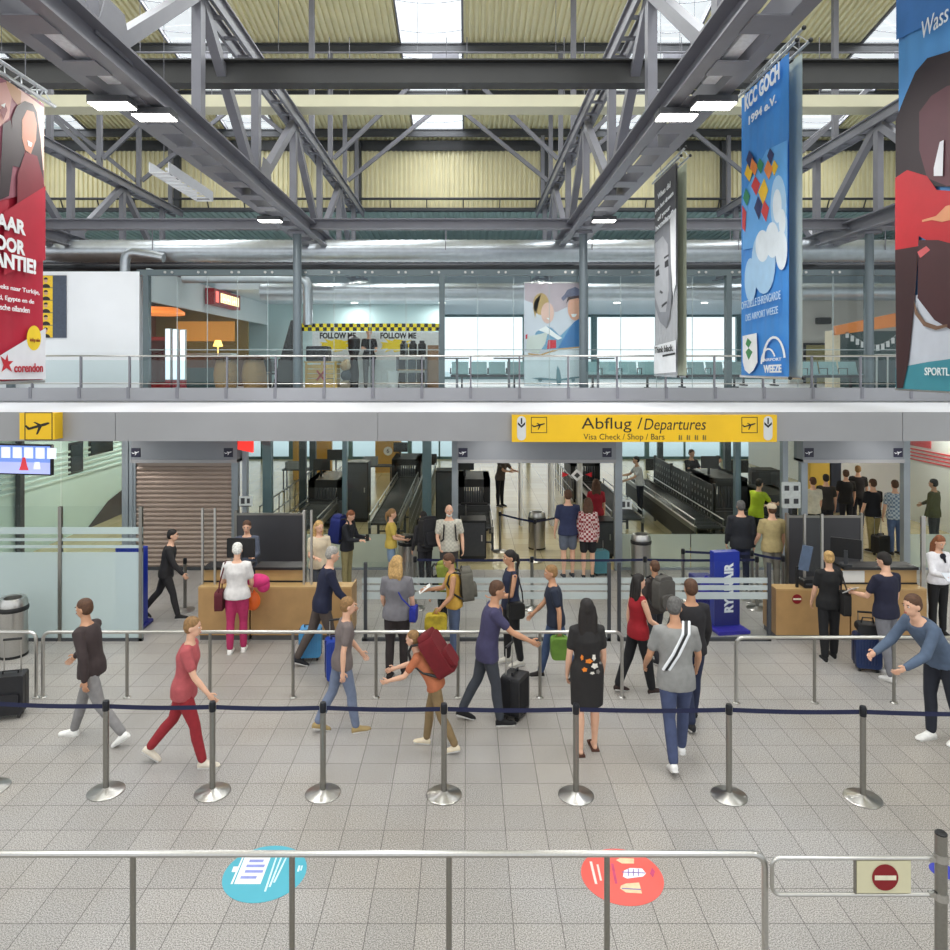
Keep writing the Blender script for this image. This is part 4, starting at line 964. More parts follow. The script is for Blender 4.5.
def scanner(x, w, d0, d1, label, top=1.45):
    t = root('baggage_scanner', label, 'baggage scanner', (x,d0,0), 0, 'baggage scanners of the security lanes')
    L_ = d1-d0
    MB().rbox((-w/2,0,.12),(w/2,L_,.72),.04).build('base_cabinet', DGREY, t)
    m = MB().box((-w/2,.3,.72),(-w/2+.18,L_-.3,top)).box((w/2-.18,.3,.72),(w/2,L_-.3,top)).box((-w/2,.3,top-.22),(w/2,L_-.3,top))
    m.build('tunnel_housing', BLACK, t)
    m = MB()
    for i in range(8): m.box((-w/2+.19+i*(w-.38)/8,.28,.74),(-w/2+.18+(i+.9)*(w-.38)/8,.29,top-.22))
    m.build('lead_curtain', M('curtain_grey',(52,54,58),.6), t)
    MB().rbox((-w/2+.08,.1,.72),(w/2-.08,L_-.1,.76),.01).build('belt', M('belt_black',(30,30,32),.6), t)
    MB().box((-.3,L_*.4,top),(-.24,L_*.4+.06,top+.2)).rbox((-.5,L_*.4-.02,top+.18),(.0,L_*.4,top+.52),.02).build('monitor', BLACK, t)
    for s in (-1,1):
        for yy in (.15,L_-.15): MB().cyl((s*(w/2-.1),yy,0),(s*(w/2-.1),yy,.12),.04,8).build('foot', BLACK, t)
    return t
lane(-4.05,.8,17.6,20.4,.72,'short roller conveyor in front of the left baggage scanner')
scanner(-4.05,1.0,20.5,22.9,'black baggage scanner behind the left shutter side',1.3)
lane(-4.2,.8,23,28,.72,'far roller conveyor behind the left baggage scanner')
lane(-2.0,.7,17.4,24.5,.82,'long chrome-railed conveyor behind the woman in yellow')
scanner(-2.1,1.0,24.7,27,'far baggage scanner at the end of the long chrome-railed conveyor',1.35)
lane(.30,.66,17.9,19.9,.6,'short roller conveyor just inside the middle entrance')
scanner(.2,.9,20.0,22.2,'baggage scanner just inside the middle entrance, left',1.4)
lane(4.1,.8,18.5,24.0,.7,'conveyor at the right of the middle entrance')
scanner(4.0,1.0,24.2,26.4,'far baggage scanner beyond the middle entrance, right',1.4)
lane(5.9,.7,17.6,25.2,.67,'long dark-panelled conveyor behind the right-hand facade glass', BLACK)
scanner(7.0,1.1,19.2,21.6,'large black baggage scanner behind the right-hand facade glass',1.55)
scanner(8.07,.9,18.4,20.6,'black baggage scanner near the right mullions',1.25)
PERF = M('perforated_black', (26,26,28), .5, 0, .1, 30)
t = root('perforated_partition', 'tall black perforated partition along the right security lane', 'partition', (6.35,18.6,0))
MB().box((-.02,0,0),(.02,6,1.5)).build('panel', PERF, t)
m = MB()
for i in range(22):
    for j in range(6): m.box((-.026,.2+i*.26,.25+j*.2),(-.021,.22+i*.26,.33+j*.2))
m.build('slot_pattern', LGREY, t)
for i in range(4): MB().box((-.04,i*1.95,0),(.04,i*1.95+.06,1.55)).build('post', STEELD, t)
def cabinet(px, d, w, h, label, dep=.6):
    t = root('black_cabinet', label, 'cabinet', (X(px,d),d,0), 0, 'black cabinets in the security hall')
    MB().rbox((-w/2,0,.06),(w/2,dep,h),.02).build('body', BLACK, t); MB().box((-w/2+.03,-.015,.12),(w/2-.03,0,h-.06)).build('door', DGREY, t)
    MB().box((w/2-.12,-.035,h*.5),(w/2-.09,-.015,h*.5+.14)).build('handle', INOX, t); MB().box((-w/2+.04,.04,0),(w/2-.04,dep-.04,.06)).build('plinth', BLACK, t)
cabinet(357.5,21.2,.62,1.75,'tall black cabinet beside the left baggage scanner')
cabinet(446,19.2,.55,1.8,'tall black cabinet left of the middle entrance')
cabinet(473,17.0,.62,.95,'low black cabinet just inside the middle entrance')
cabinet(604,17.2,.5,.9,'low black cabinet behind the woman in the plaid shirt')
cabinet(768,21.4,.7,1.5,'black cabinet behind the person in the high-visibility vest')
def arch(px, d, label):
    t = root('metal_detector_arch', label, 'metal detector', (X(px,d),d,0), 0, 'metal detector arches')
    for s in (-1,1): MB().rbox((s*.45-.04,-.3,0),(s*.45+.04,.3,2.1),.03,axis=2).build('side_post', LGREY, t)
    MB().rbox((-.49,-.3,2.05),(.49,.3,2.3),.03).build('top_panel', DGREY, t)
arch(536,21.0,'metal detector arch in line with the middle entrance')
arch(565,22.0,'metal detector arch right of the first one')
t = root('traffic_light_sign', 'white diamond shaped sign on a pole beyond the middle entrance', 'sign', (X(577,19.6),19.6,0))
MB().cyl((0,0,.02),(0,0,1.5),.02,8).build('pole', INOX, t); MB().lathe([(.18,0),(.18,.02)],16).build('base', INOXD, t)
MB().prism([(-.17,-.02,1.62),(0,-.02,1.45),(.17,-.02,1.62),(0,-.02,1.79)], (0,.02,0)).build('diamond', WHITE, t)
MB().prism([(-.08,-.026,1.62),(0,-.026,1.54),(.08,-.026,1.62),(0,-.026,1.70)], (0,.005,0)).build('inner_mark', DGREY, t)
for s,nm in ((-1,'left'),(1,'right')): MB().prism([(s*.22,-.02,1.64),(s*.40,-.02,1.71),(s*.40,-.02,1.57)], (0,.02,0)).build('arrow', M('arrow_red',(196,30,44),.5), t)
t = root('red_lit_sign', 'red lit sign beside the closed shutter under the canopy', 'sign', (X(245,15.6),15.6,Z(455,15.6)))
MB().prism([(-.16,0,.12),(.16,0,.05),(.16,0,3.13-Z(455,15.6)),(-.16,0,3.13-Z(455,15.6))], (0,.1,0)).build('lit_face', M('glow_red_sign',(240,52,44),emit=1.1), t)
def glass_notice(px, py, d, w, h, label, rows=1):
    t = root('notice', label, 'notice', (X(px,d),d-.012,Z(py,d)-h/2), 0, 'pale notices on the facade glass')
    MB().box((-w/2,-.006,0),(w/2,0,h)).build('sheet', M('notice_grey',(212,218,216),.5), t)
    m = MB()
    for r in range(rows):
        zz = h*(r+.5)/rows
        m.box((-w*.36,-.009,zz-.06),(-w*.08,-.006,zz+.07)); m.box((w*.08,-.009,zz-.05),(w*.3,-.006,zz+.06)); m.box((-w*.4,-.009,zz-.12),(w*.4,-.006,zz-.10))
    m.build('printed_marks', DGREY, t)
glass_notice(246,501,D_FAC-.1,.30,.22,'small pale notice on the post right of the shutter')
glass_notice(626,504.5,D_FAC,.26,.22,'small pale notice on the glass right of the middle entrance')
# notice stand beside the right entrance
t = root('notice_stand', 'grey notice board on a slim stand left of the right entrance', 'notice board', (X(791,15.7),15.7,0))
MB().rbox((-.2,-.02,Z(508,15.7)),(.2,.02,Z(482,15.7)),.02).build('board', M('notice_grey',(212,218,216),.5), t)
m = MB()
for r in (487,500):
    for s in (-.1,.1): m.box((s-.05,-.028,Z(r+3.5,15.7)),(s+.05,-.02,Z(r-1.5,15.7)))
m.build('printed_marks', DGREY, t); MB().cyl((0,0,.02),(0,0,Z(508,15.7)),.025,8).build('pole', STEELD, t); MB().lathe([(.2,0),(.2,.025)],16).build('base', STEELD, t)
# bins
def bin_(px, d, label, r=.21, h=.92):
    t = root('waste_bin', label, 'bin', (X(px,d),d,0), 0, 'stainless steel waste bins')
    MB().lathe([(r,.03),(r,h*.78)], 24).build('body', INOX, t)
    MB().lathe([(r*1.02,0),(r*1.02,.04)], 24).build('base_ring', BLACK, t)
    MB().lathe([(r*1.06,h*.78),(r*1.08,h*.80),(r*1.08,h*.84),(r*1.02,h*.86)], 24).build('rim', BLACK, t)
    MB().lathe([(r*1.02,h*.85),(r*1.0,h*.92),(r*.85,h),(r*.62,h*.99),(r*.60,h*.9)], 24).build('lid', INOX, t)
    MB().lathe([(r*.61,h*.9),(r*.60,h*.92)], 20).build('opening', BLACK, t)
bin_(13,11.5,'stainless steel bin with black rim at the left edge by the frosted screen')
bin_(408,15.7,'stainless steel bin with black rim beside the woman in the yellow shirt')
bin_(641,15.8,'stainless steel bin behind the low glass screen right of the plaid shirt')
bin_(537,18.2,'stainless steel bin just inside the middle entrance')

# railings, tables, trays and monitors that fill the security hall
def railing(x, d0, d1, label, h=1.0, step=.33):
    t = root('guard_railing', label, 'railing', (x,d0,0), 0, 'chrome guard railings of the security hall'); L_ = d1-d0
    for z in (h, h*.62, h*.3): MB().tube([(0,0,z),(0,L_,z)], .022 if z == h else .014, 6).build('rail', INOXD, t)
    n = int(L_/step)
    for i in range(n+1): MB().cyl((0,L_*i/n,0),(0,L_*i/n,h),.015,6).build('baluster', INOXD, t)
railing(-1.45,18.3,25.5,'chrome guard railing beside the long conveyor behind the bearded man')
railing(-1.15,19.4,26.5,'second chrome guard railing right of the first one')
railing(-5.2,18.2,25.0,'dark guard railing at the left security lane', 1.05, .6)
railing(3.35,22.9,27.5,'chrome guard railing right of the metal detector arches', 1.0, .5)
def tray_table(px, d, label, n=5, w=1.2):
    t = root('tray_table', label, 'table', (X(px,d),d,0), 0, 'tables with trays')
    MB().rbox((-w/2,-.3,.78),(w/2,.3,.82),.03,axis=2).build('table_top', DGREY, t)
    for sx in (-1,1):
        for sy in (-1,1): MB().box((sx*(w/2-.06)-.02,sy*.25-.02,0),(sx*(w/2-.06)+.02,sy*.25+.02,.78)).build('leg', STEELD, t)
    for i in range(n):
        o = solo('security_tray', MB().rbox((-.26,-.18,0),(.26,.18,.02),.03,axis=2).box((-.26,-.18,.02),(-.24,.18,.06)).box((.24,-.18,.02),(.26,.18,.06)).box((-.26,-.18,.02),(.26,-.16,.06)).box((-.26,.16,.02),(.26,.18,.06)),
             M('tray_grey',(126,132,136),.5), 'grey security tray on the table %s, %s from the bottom' % (label.split(' with ')[0].split('table ')[1], ('first','second','third','fourth','fifth','sixth')[i]), 'tray', (X(px,d)-w*.2,d,.822+i*.062), 0, 'grey security trays')
tray_table(377,27.4,'dark table far behind the left lanes with a tray stack')
tray_table(300,26.5,'dark table near the ochre pillar with a tray stack',4)
tray_table(468,24.2,'dark table beyond the middle entrance with a tray stack',5,1.0)
def monitor_stand(px, d, label, z=1.35):
    t = root('monitor_stand', label, 'monitor', (X(px,d),d,0), 0, 'monitors of the security lanes')
    MB().lathe([(.22,0),(.22,.03)],16).build('base', STEELD, t); MB().cyl((0,0,.03),(0,0,z),.03,8).build('pole', STEELD, t)
    MB().rbox((-.34,-.05,z),(.34,.0,z+.42),.02).build('screen', BLACK, t)
monitor_stand(336,28.6,'black monitor on a pole near the ochre panels',.85)
monitor_stand(428,28,'black monitor on a pole behind the blue-grey post',.75)
monitor_stand(738,24.6,'black monitor on a pole behind the right lane',.95)
monitor_stand(655,26.2,'black monitor on a pole behind the uniformed workers',.8)
for i,(px,d,c,l) in enumerate(((402,29.5,(70,74,86),'traveller in grey top far down the left lanes'),(285,25.5,(48,50,60),'traveller in dark top near the far left windows'),(488,27.5,(60,70,100),'traveller in slate top far beyond the middle entrance'))):
    pass
# ---------------------------------------------------------------- queue posts, rails, screens, desks
BELT = M('belt_navy', (16,24,62), .6, 0, .1, 10)
def stanchion(x, d, nxt, label, group, h=.98):
    t = root('queue_post', label, 'queue post', (x,d,0), 0, group)
    MB().lathe([(.0,.0),(.185,.0),(.19,.008),(.178,.016),(.06,.032),(.034,.05),(.0,.05)], 28).build('base', INOX, t)
    MB().cyl((0,0,.05),(0,0,h-.10),.031,16).build('pole', INOXD, t)
    MB().lathe([(.033,h-.105),(.036,h-.10),(.036,h-.02),(.03,h),(.0,h)], 16).build('head', M('post_head_black',(30,32,38),.35,.3,.05,9), t)
    if nxt is not None:
        n = 8; dx, dy = nxt[0]-x, nxt[1]-d; vs = []
        L_ = math.hypot(dx,dy); ux, uy = dx/L_, dy/L_
        for i in range(n+1):
            s = .04+(L_-.08)*i/n; sg = -.012*math.sin(PI*i/n)
            for zz in (h-.085+sg, h-.038+sg):
                vs.append((ux*s, uy*s, zz))
        MB().add([(p[0]-uy*.0015,p[1]+ux*.0015,p[2]) for p in vs]+[(p[0]+uy*.0015,p[1]-ux*.0015,p[2]) for p in vs],
                 [(2*i,2*i+2,2*i+3,2*i+1) for i in range(n)]+[(2*i+2*(n+1),2*i+1+2*(n+1),2*i+3+2*(n+1),2*i+2+2*(n+1)) for i in range(n)]).build('belt', BELT, t)
    return t
pos = [(-9,790),(106,793.5),(212.5,794.5),(323,795.5),(444,797),(576,797.5),(729,798),(863,800.5),(1010,803)]
P = [(X(p,fd(y-2.)),fd(y-2.)) for p, y in pos]
names = ('queue post cut by the left edge of the photo','queue post behind whose belt the white sneakers show','queue post beside the walker in red trousers','queue post just left of the centre-left of the belt row, third full post','queue post in front of the red backpack','queue post beside the girl in the black shirt dress','queue post right of the man in the grey shirt','queue post nearest the right end of the belt row','queue post beyond the right edge')
names = ('queue post cut by the left edge of the photo','front queue post, leftmost one fully in view','front queue post beside the walker in red trousers','front queue post above the blue floor sticker','front queue post in front of the red backpack','front queue post beside the girl in the black shirt dress','front queue post right of the man in the grey shirt','front queue post under the right-hand steel rail','front queue post beyond the right edge of the photo')
P0 = (X(-120,P[0][1]), P[0][1])
for i, (x, d) in enumerate(P): stanchion(x, d, P[i+1] if i+1 < len(P) else None, names[i], 'front row of queue posts with navy belts')
Q = [(X(p,13.7),13.7) for p in (415,532,645,757)]
qn = ('left end of the rear belt row','rear belt row, behind the dark-haired woman','rear belt row, above the walking group','rear belt row, by the blue totem')
for i, (x, d) in enumerate(Q): stanchion(x, d, Q[i+1] if i+1 < len(Q) else None, 'queue post at the %s' % qn[i], 'rear row of queue posts')
stanchion(X(185,13.6), 13.6, None, 'single queue post without belt in front of the shutter', 'rear row of queue posts')
S = [(X(683,14.3),14.3),(X(752,14.15),14.15),(X(783,13.75),13.75)]
for i, (x, d) in enumerate(S): stanchion(x, d, S[i+1] if i+1 < 3 else None, ('queue post by the small blue box','queue post behind the blue totem','queue post at the feet of the man in the beige cap')[i], 'rear row of queue posts')
T_ = [(X(500,17.9),17.9),(X(535,17.0),17.0),(X(600,18.6),18.6)]
for i, (x, d) in enumerate(T_[:2]): stanchion(x, d, T_[i+1], ('queue post inside the middle entrance, by the low black cabinet','queue post inside the middle entrance, by the steel bin')[i], 'queue posts inside the middle entrance')
def arc_pts(c, r, a0, a1, n=5): return [(c[0]+r*math.cos(math.radians(a0+(a1-a0)*i/n)), 0, c[1]+r*math.sin(math.radians(a0+(a1-a0)*i/n))) for i in range(n+1)]
def rail_(x0, x1, d, h, posts, label, ends=(True,True), name='barrier_rail', d1=None):
    """bent steel tube barrier: top rail with rounded ends, upright posts"""
    t = root(name, label, 'barrier', ((x0+x1)/2, d, 0), 0, 'bent steel tube barriers')
    r = .024; R_ = .10; c = (x0+x1)/2; pts = []
    if ends[0]: pts += [(x0-c,0,0)]+[(p[0]-c,0,p[2]) for p in arc_pts((x0+R_,h-R_), R_, 180, 90)]
    else: pts += [(x0-c,0,h)]
    if ends[1]: pts += [(p[0]-c,0,p[2]) for p in arc_pts((x1-R_,h-R_), R_, 90, 0)]+[(x1-c,0,0)]
    else: pts += [(x1-c,0,h)]
    MB().tube(pts, r, 10).build('top_rail', INOX, t)
    for p in posts:
        MB().cyl((p-c,0,0),(p-c,0,h-r*.5),r*.92,10).build('post', INOXD, t)
    feet = list(posts)+([x0] if ends[0] else [])+([x1] if ends[1] else [])
    for p in feet: MB().lathe([(.05,0),(.05,.008),(.028,.02)],12,(p-c,0,0)).build('foot_plate', INOX, t)
    return t
dF = 5.4; hF = Z(857,dF)+.024
rail_(X(-190,dF), X(765,dF), dF, hF, [X(p,dF) for p in (-25,133,292,449,607)], 'long front steel tube barrier across the bottom of the photo', (False,True))
dM = 10.03; hM = Z(632,dM)+.0
rail_(X(-135,dM), X(36,dM), dM, hM, [X(-48,dM)], 'short steel tube barrier at the left edge by the black suitcase', (False,True))
rail_(X(43,dM), X(622,dM), dM, hM, [X(p,dM) for p in (127,210,293,376,458,540)], 'long steel tube barrier across the middle of the hall')
dR = 9.87; rail_(X(736,dR), X(980,dR), dR, Z(637.5,dR), [X(p,dR) for p in (814.5,894)], 'steel tube barrier in front of the right check-in desk', (True,False))
# swing gate with no-entry sign
def no_entry(parent, c, r, y, base=(128,14,24)):
    MB().cyl((c[0],y,c[1]),(c[0],y+.004,c[1]),r,32).build('no_entry_disc', M('no_entry_red',base,.45,0,.03,9), parent)
    MB().box((c[0]-r*.82,y-.003,c[1]-r*.17),(c[0]+r*.82,y,c[1]+r*.17)).build('no_entry_bar', M('no_entry_bar',(226,220,196),.5), parent)
gx = lambda p: X(p,5.35)
t = root('swing_gate', 'steel tube swing gate with a no-entry sign at the bottom right', 'gate', (gx(941),5.35,0))
c = gx(941); zt, zb = Z(858,5.35), Z(894.5,5.35); r = .022; R_ = .06
pts = [(gx(930)-c,0,zt)]+[(p[0]-c,0,p[2]) for p in arc_pts((gx(772)+R_,zt-R_),R_,90,180)]+[(p[0]-c,0,p[2]) for p in arc_pts((gx(772)+R_,zb+R_),R_,180,270)]+[(gx(930)-c,0,zb)]
MB().tube(pts, .015, 10).build('gate_frame', INOX, t)
MB().cyl((gx(855)-c,0,zb),(gx(855)-c,0,zt),.012,8).build('gate_bar', INOXD, t)
MB().cyl((0,0,0),(0,0,Z(834,5.35)),.042,18).build('gate_post', INOXD, t)
MB().lathe([(.042,0),(.042,.01),(.03,.02)],18,(0,0,Z(834,5.35))).build('post_cap', BLACK, t)
for zz, zc in ((zt-.02,zt-.005), (zb-.035,zb+.005)): MB().lathe([(.05,0),(.05,.055)],18,(0,0,zz)).box((gx(930)-c-.01,-.02,zc-.015),(-.035,.02,zc+.015)).build('hinge_collar', INOX, t)
pz0, pz1 = Z(892,5.35), Z(860,5.35)
sg = MB().box((gx(856)-c,-.012,pz0),(gx(910)-c,-.004,pz1)).build('sign_plate', M('plate_cream',(206,200,168),.5,0,.03,6), t)
no_entry(sg, (gx(884)-c,(pz0+pz1)/2), 13/FOC*5.35, -.018)
# floor stickers
def sticker(px, py, r, col, label, kind):
    d = fd(py); t = root('floor_sticker', label, 'floor sticker', (X(px,d),d,0), math.radians(0), 'round floor stickers')
    MB().lathe([(r,.001),(r,.003)], 48).build('disc', col, t)
    def up(px_, py_): dd = fd(py_); return (X(px_,dd)-X(px,d), dd-d)
    def flat(m, pts, z=.004): m.prism([(*up(*p), z) for p in pts], (0,0,.0008))
    if kind == 'blue':
        m = MB(); flat(m, [(234,884.5),(260.5,884.5),(271,857),(245,857)]); flat(m, [(230.5,884.5),(232.5,884.5),(244,857),(242.5,857)]); flat(m,[(233.5,867),(238,867),(236,872.5),(231.5,872.5)])
        m.build('card_print', WHITE, t)
        m = MB()
        for (a, b, w) in ((249,861.5,14),(246,866.5,18),(244.5,872,18),(240,878,16)):
            flat(m, [(a,b+1.3),(a+w,b+1.3),(a+w+1,b-1.3),(a+1,b-1.3)], .0052)
        m.build('card_marks', M('sticker_lilac',(140,150,214),.5), t)
        m = MB()
        for s, l in ((0,1),(4.5,.8),(9,.6)): flat(m, [(264+s,892-s),(266+s,892-s),(277+s*1.1,858),(275.5+s*1.1,858)])
        flat(m, [(297,872),(299,872),(300.5,866),(298.5,866)]); flat(m, [(300,871),(301.5,871),(303,866),(301.5,866)])
        m.build('writing', M('sticker_pale',(206,236,246),.5), t)
    elif kind == 'red':
        m = MB(); flat(m, [(623,877),(627,879),(643,877),(646,874),(642,869),(630,868.5),(624,871)]); m.build('suitcase_print', M('sticker_white',(240,236,244),.5), t)
        m = MB(); flat(m, [(620,889),(626,893),(642,894),(640,886),(639,883),(626,884),(621,886)]); flat(m, [(616,860.5),(622,864),(634,864),(634,859),(620,858.5)]); m.build('figure_print', M('sticker_sand',(226,200,160),.5), t)
        m = MB(); flat(m, [(595,884.5),(597.5,884.5),(592,862),(589.5,862)]); flat(m, [(600,881),(602,881),(598.5,865),(596.5,865)]); m.build('writing', M('sticker_pink',(250,214,206),.5), t)
        m = MB(); flat(m, [(615,884),(617.5,884),(613.5,864),(611,864)]); flat(m, [(650,874),(653,878),(655,872),(652,868)]); m.build('writing', M('sticker_magenta',(196,66,110),.5), t)
        m = MB()
        for a in (628,633,638): flat(m, [(a,876.5),(a+.9,876.5),(a+.7,869.5),(a-.2,869.5)], .0052)
        flat(m, [(622,873),(645,874),(645,873.2),(622,872.2)], .0052); flat(m, [(622,889.5),(641,890.5),(641,889.6),(622,888.6)], .0052); m.build('print_outline', M('sticker_violet',(120,90,170),.5), t)
sticker(265,873,.37,M('sticker_cyan',(74,170,190),.45,0,.02,6),'round turquoise sticker on the floor with a white card print','blue')
sticker(622,876,.365,M('sticker_coral',(226,92,82),.45,0,.02,6),'round coral red sticker on the floor with suitcase prints','red')
sticker(943,871,.11,M('sticker_navy',(60,66,168),.45,0,.03,6),'small dark blue sticker on the floor behind the gate post','navy')
# glass screens
FRW = frosted('frosted_white', (206,216,216), .62)
FRT = frosted('frosted_tall', (196,212,212), .7)
def screen(px0, px1, d, ztop, zf0, zf1, stripes, label, posts, fm, pm=STEELD, base=True):
    x0, x1 = X(px0,d), X(px1,d); c = (x0+x1)/2
    t = root('glass_screen', label, 'glass screen', (c,d,0), 0, 'glass screens in front of the desks')
    MB().box((x0-c,-.005,.04),(x1-c,.005,ztop)).build('glass_panel', CLEAR, t)
    MB().box((x0-c,-.008,zf0),(x1-c,-.0055,zf1)).build('frosted_film', fm, t)
    m = MB()
    for (a, b) in stripes: m.box((x0-c,-.008,a),(x1-c,-.0055,b))
    m.build('frosted_stripes', fm, t)
    for p in posts: MB().box((X(p,d)-c-.027,-.03,0),(X(p,d)-c+.027,.03,ztop-.01)).build('post', pm, t)
    if base: MB().box((x0-c,-.03,0),(x1-c,.03,.05)).build('base_rail', STEELD, t)
d = 12.1
screen(-120,58,d,Z(506,d),.05,Z(552,d),[(Z(548,d),Z(545,d)),(Z(541,d),Z(538,d)),(Z(534,d),Z(527,d))],'tall frosted glass screen at the left edge behind the steel bin',(-118,),FRT,INOXD)
screen(62,143,d,Z(506,d),.05,Z(552,d),[(Z(548,d),Z(545,d)),(Z(541,d),Z(538,d)),(Z(534,d),Z(527,d))],'tall frosted glass screen beside the closed shutter',(60.5,141),FRT,INOXD)
st = [(Z(583,d),Z(577.5,d)),(Z(590,d),Z(585,d))]
screen(362,514,d,Z(562,d),Z(599,d),Z(592,d),st,'low frosted glass screen behind the woman in grey and the woman in yellow',(365.5,),FRW)
screen(516,610,d,Z(562,d),Z(599,d),Z(592,d),st,'low frosted glass screen behind the girl in the black shirt dress',(517,609),FRW)
screen(618,770,d,Z(562,d),Z(599,d),Z(592,d),st,'low frosted glass screen in front of the blue totem',(619,769),FRW)
# check-in desks
OAK = M('oak_veneer', (168,132,86), .42, 0, .10, 4)
OAKL = M('oak_light', (178,146,98), .42, 0, .08, 4)
def desk(px0, px1, d, label, ztop, riser=None, sign=None):
    x0, x1 = X(px0,d), X(px1,d); c = (x0+x1)/2; w = (x1-x0)/2
    t = root('check_in_desk', label, 'desk', (c,d,0), 0, 'wooden check-in desks')
    MB().box((-w+.004,0,.09),(w-.004,.04,ztop)).build('front_panel', OAK, t)
    MB().box((-w+.02,.03,0),(w-.02,.55,.09)).build('plinth', M('plinth_dark',(86,84,84),.5), t)
    MB().box((-w+.004,0,ztop),(w-.004,.28,ztop+.025)).build('counter_top', OAKL, t)
    for s in (-1,1): MB().box((s*w-(.03 if s>0 else -.004),.04,.09),(s*w-(.004 if s>0 else -.03),.55,ztop)).build('side_panel', OAK, t)
    if riser:
        ra, rb = max(-w,X(riser[0],d+.28)-c), min(w,X(riser[1],d+.28)-c); zr = riser[2]
        MB().box((ra,.28,.3),(rb,.33,zr)).build('riser', OAKL, t)
        MB().box((ra,.22,zr),(rb,.60,zr+.045)).build('writing_top', BLACK, t)
        MB().box((ra,.262,ztop+.025),(rb,.28,ztop+.05)).build('shadow_gap_strip', BLACK, t)
    if sign: no_entry(t, (X(sign[0],d)-c, Z(sign[1],d)), sign[2]/FOC*d, -.006, (120,24,30))
    return t
d = 12.1
desk(198,249.5,d,'left wooden check-in desk in front of the woman in pink trousers',Z(588.5,d),(203,250,1.115))
desk(250.5,352,d,'wooden check-in desk left of centre behind the man in navy',Z(588.5,d),(250,303,1.115))
desk(776,850,d,'right wooden check-in desk with a red no-entry sign',Z(590.5,d),None,(797,599,4.8))
desk(851,927,d,'wooden check-in desk behind the man in the navy T-shirt',Z(590.5,d),(838,924,1.115))
solo('desk_notice', MB().box((-.19,-.004,0),(.19,0,.2)), LGREY, 'pale notice on the desk riser between the two right-hand travellers', 'notice', (X(853.5,12.37),12.375,.89))
# acrylic guards: slim posts with clear panels on the desks
def guard(pxs, d, z0, y0, label, dd=.0):
    xs = [X(p,d) for p in pxs]; c = xs[0]
    t = root('desk_guard', label, 'desk guard', (c,d,z0), 0, 'clear guards on the check-in desks')
    zt = Z(y0,d)-z0
    for x in xs: MB().box((x-c-.018,-.018,0),(x-c+.018,.018,zt)).build('post', INOX, t)
    for a, b in zip(xs[:-1], xs[1:]): MB().box((a-c+.02,-.004,.25),(b-c-.02,.004,zt-.02)).build('clear_panel', CLEAR, t)
guard((202.5,215),12.24,.896,508,'clear guard at the left end of the left desk')
guard((304,311.5),12.24,.896,510,'clear guard between the left desk and the blond woman')
guard((804.5,822),12.28,.862,514,'clear guard on the right desk beside the woman in black')
guard((922,924),12.24,.862,516,'slim clear guard post near the seated agent')
def partition(px0, px1, d, y0, label, cols):
    x0, x1 = X(px0,d), X(px1,d); c = (x0+x1)/2; w = (x1-x0)/2
    t = root('dark_partition', label, 'partition', (c,d,0), 0, 'dark partitions behind the desks')
    zt = Z(y0,d)
    MB().box((-w,-.02,.05),(w,.02,zt)).build('panel', M('partition_charcoal',(58,58,62),.35,0,.06,3), t)
    MB().box((-w-.02,-.03,zt-.03),(w+.02,.03,zt+.01)).build('top_rail', INOXD, t)
    for s in cols: MB().box((s*w-.025,-.035,0),(s*w+.025,.035,zt+.06)).build('post', INOXD, t)
partition(236,305,14.2,513.5,'dark partition behind the left check-in desks',(-1,1))
partition(787,822,14.2,516,'dark partition behind the right desk, left half',(-1,))
partition(823,861,14.2,516,'dark partition behind the right desk, right half',(1,))
# things on and behind the desks
def monitor(px, d, z0, label, rz=0):
    t = root('computer_monitor', label, 'monitor', (X(px,d),d,z0), rz, 'monitors on the desks')
    MB().rbox((-.24,-.02,.12),(.24,.02,.45),.02).build('screen', BLACK, t); MB().box((-.03,.02,.02),(.03,.05,.25)).build('stand', DGREY, t); MB().rbox((-.1,-.06,0),(.1,.1,.02),.02,axis=2).build('base', DGREY, t)
monitor(241,12.52,1.16,'dark monitor on the left desk seen from behind', PI)
monitor(846,12.5,1.16,'monitor on the writing top of the right-hand desk', 2.6)
t = root('agent_screen', 'tilted blue-grey screen on an arm at the right desk', 'screen', (X(797,12.2),12.2,.8625))
MB().bar((0,0,0),(0,0,.35),.04,.04).build('arm', BLACK, t)
MB().box((-.05,-.03,.3),(.12,.0,.72), Matrix.Rotation(.2,4,'Y')).build('screen', M('screen_slate',(88,104,128),.3), t)
t = root('desk_keyboard_box', 'black printer on the right desk', 'printer', (X(812,12.2),12.13,.8625))
MB().rbox((-.17,0,0),(.17,.2,.14),.03).build('body', BLACK, t); MB().box((-.14,-.03,.06),(.14,0,.08)).build('paper_tray', DGREY, t)
# blue totem and blue panels
RB = M('totem_blue', (22,46,150), .4, 0, .06, 2)
RBD = M('totem_navy', (26,30,112), .45, 0, .06, 2)
d = 12.6
t = root('blue_totem', 'tall blue airline totem with white vertical lettering left of the right desk', 'totem', (X(727,d),d,0), math.radians(9))
w = 13.5/FOC*d; h = Z(552,d)
MB().rbox((-w,0,.06),(w,.16,h),.012).build('body', RB, t)
MB().box((-w,-.006,.08),(w,.0,h*.42)).build('lower_panel', RBD, t)
MB().rbox((-w-.06,-.25,0),(w+.06,.3,.06),.02).build('foot', M('totem_foot',(56,48,170),.4), t)
m4 = Matrix(((0,0,1,0),(0,0,0,0),(0,0,0,0),(0,0,0,1)))
lettering('RYANAIR', .3, WHITE, t, Matrix.Translation((.03,-.006,h-.62)) @ Matrix(((0,-1,0,0),(0,0,-1,0),(1,0,0,0),(0,0,0,1))), width=.86, bold=.014, height=.17)
t = root('blue_box', 'small blue tilted box leaning on the left of the totem', 'box', (X(702,13.6),13.5,0))
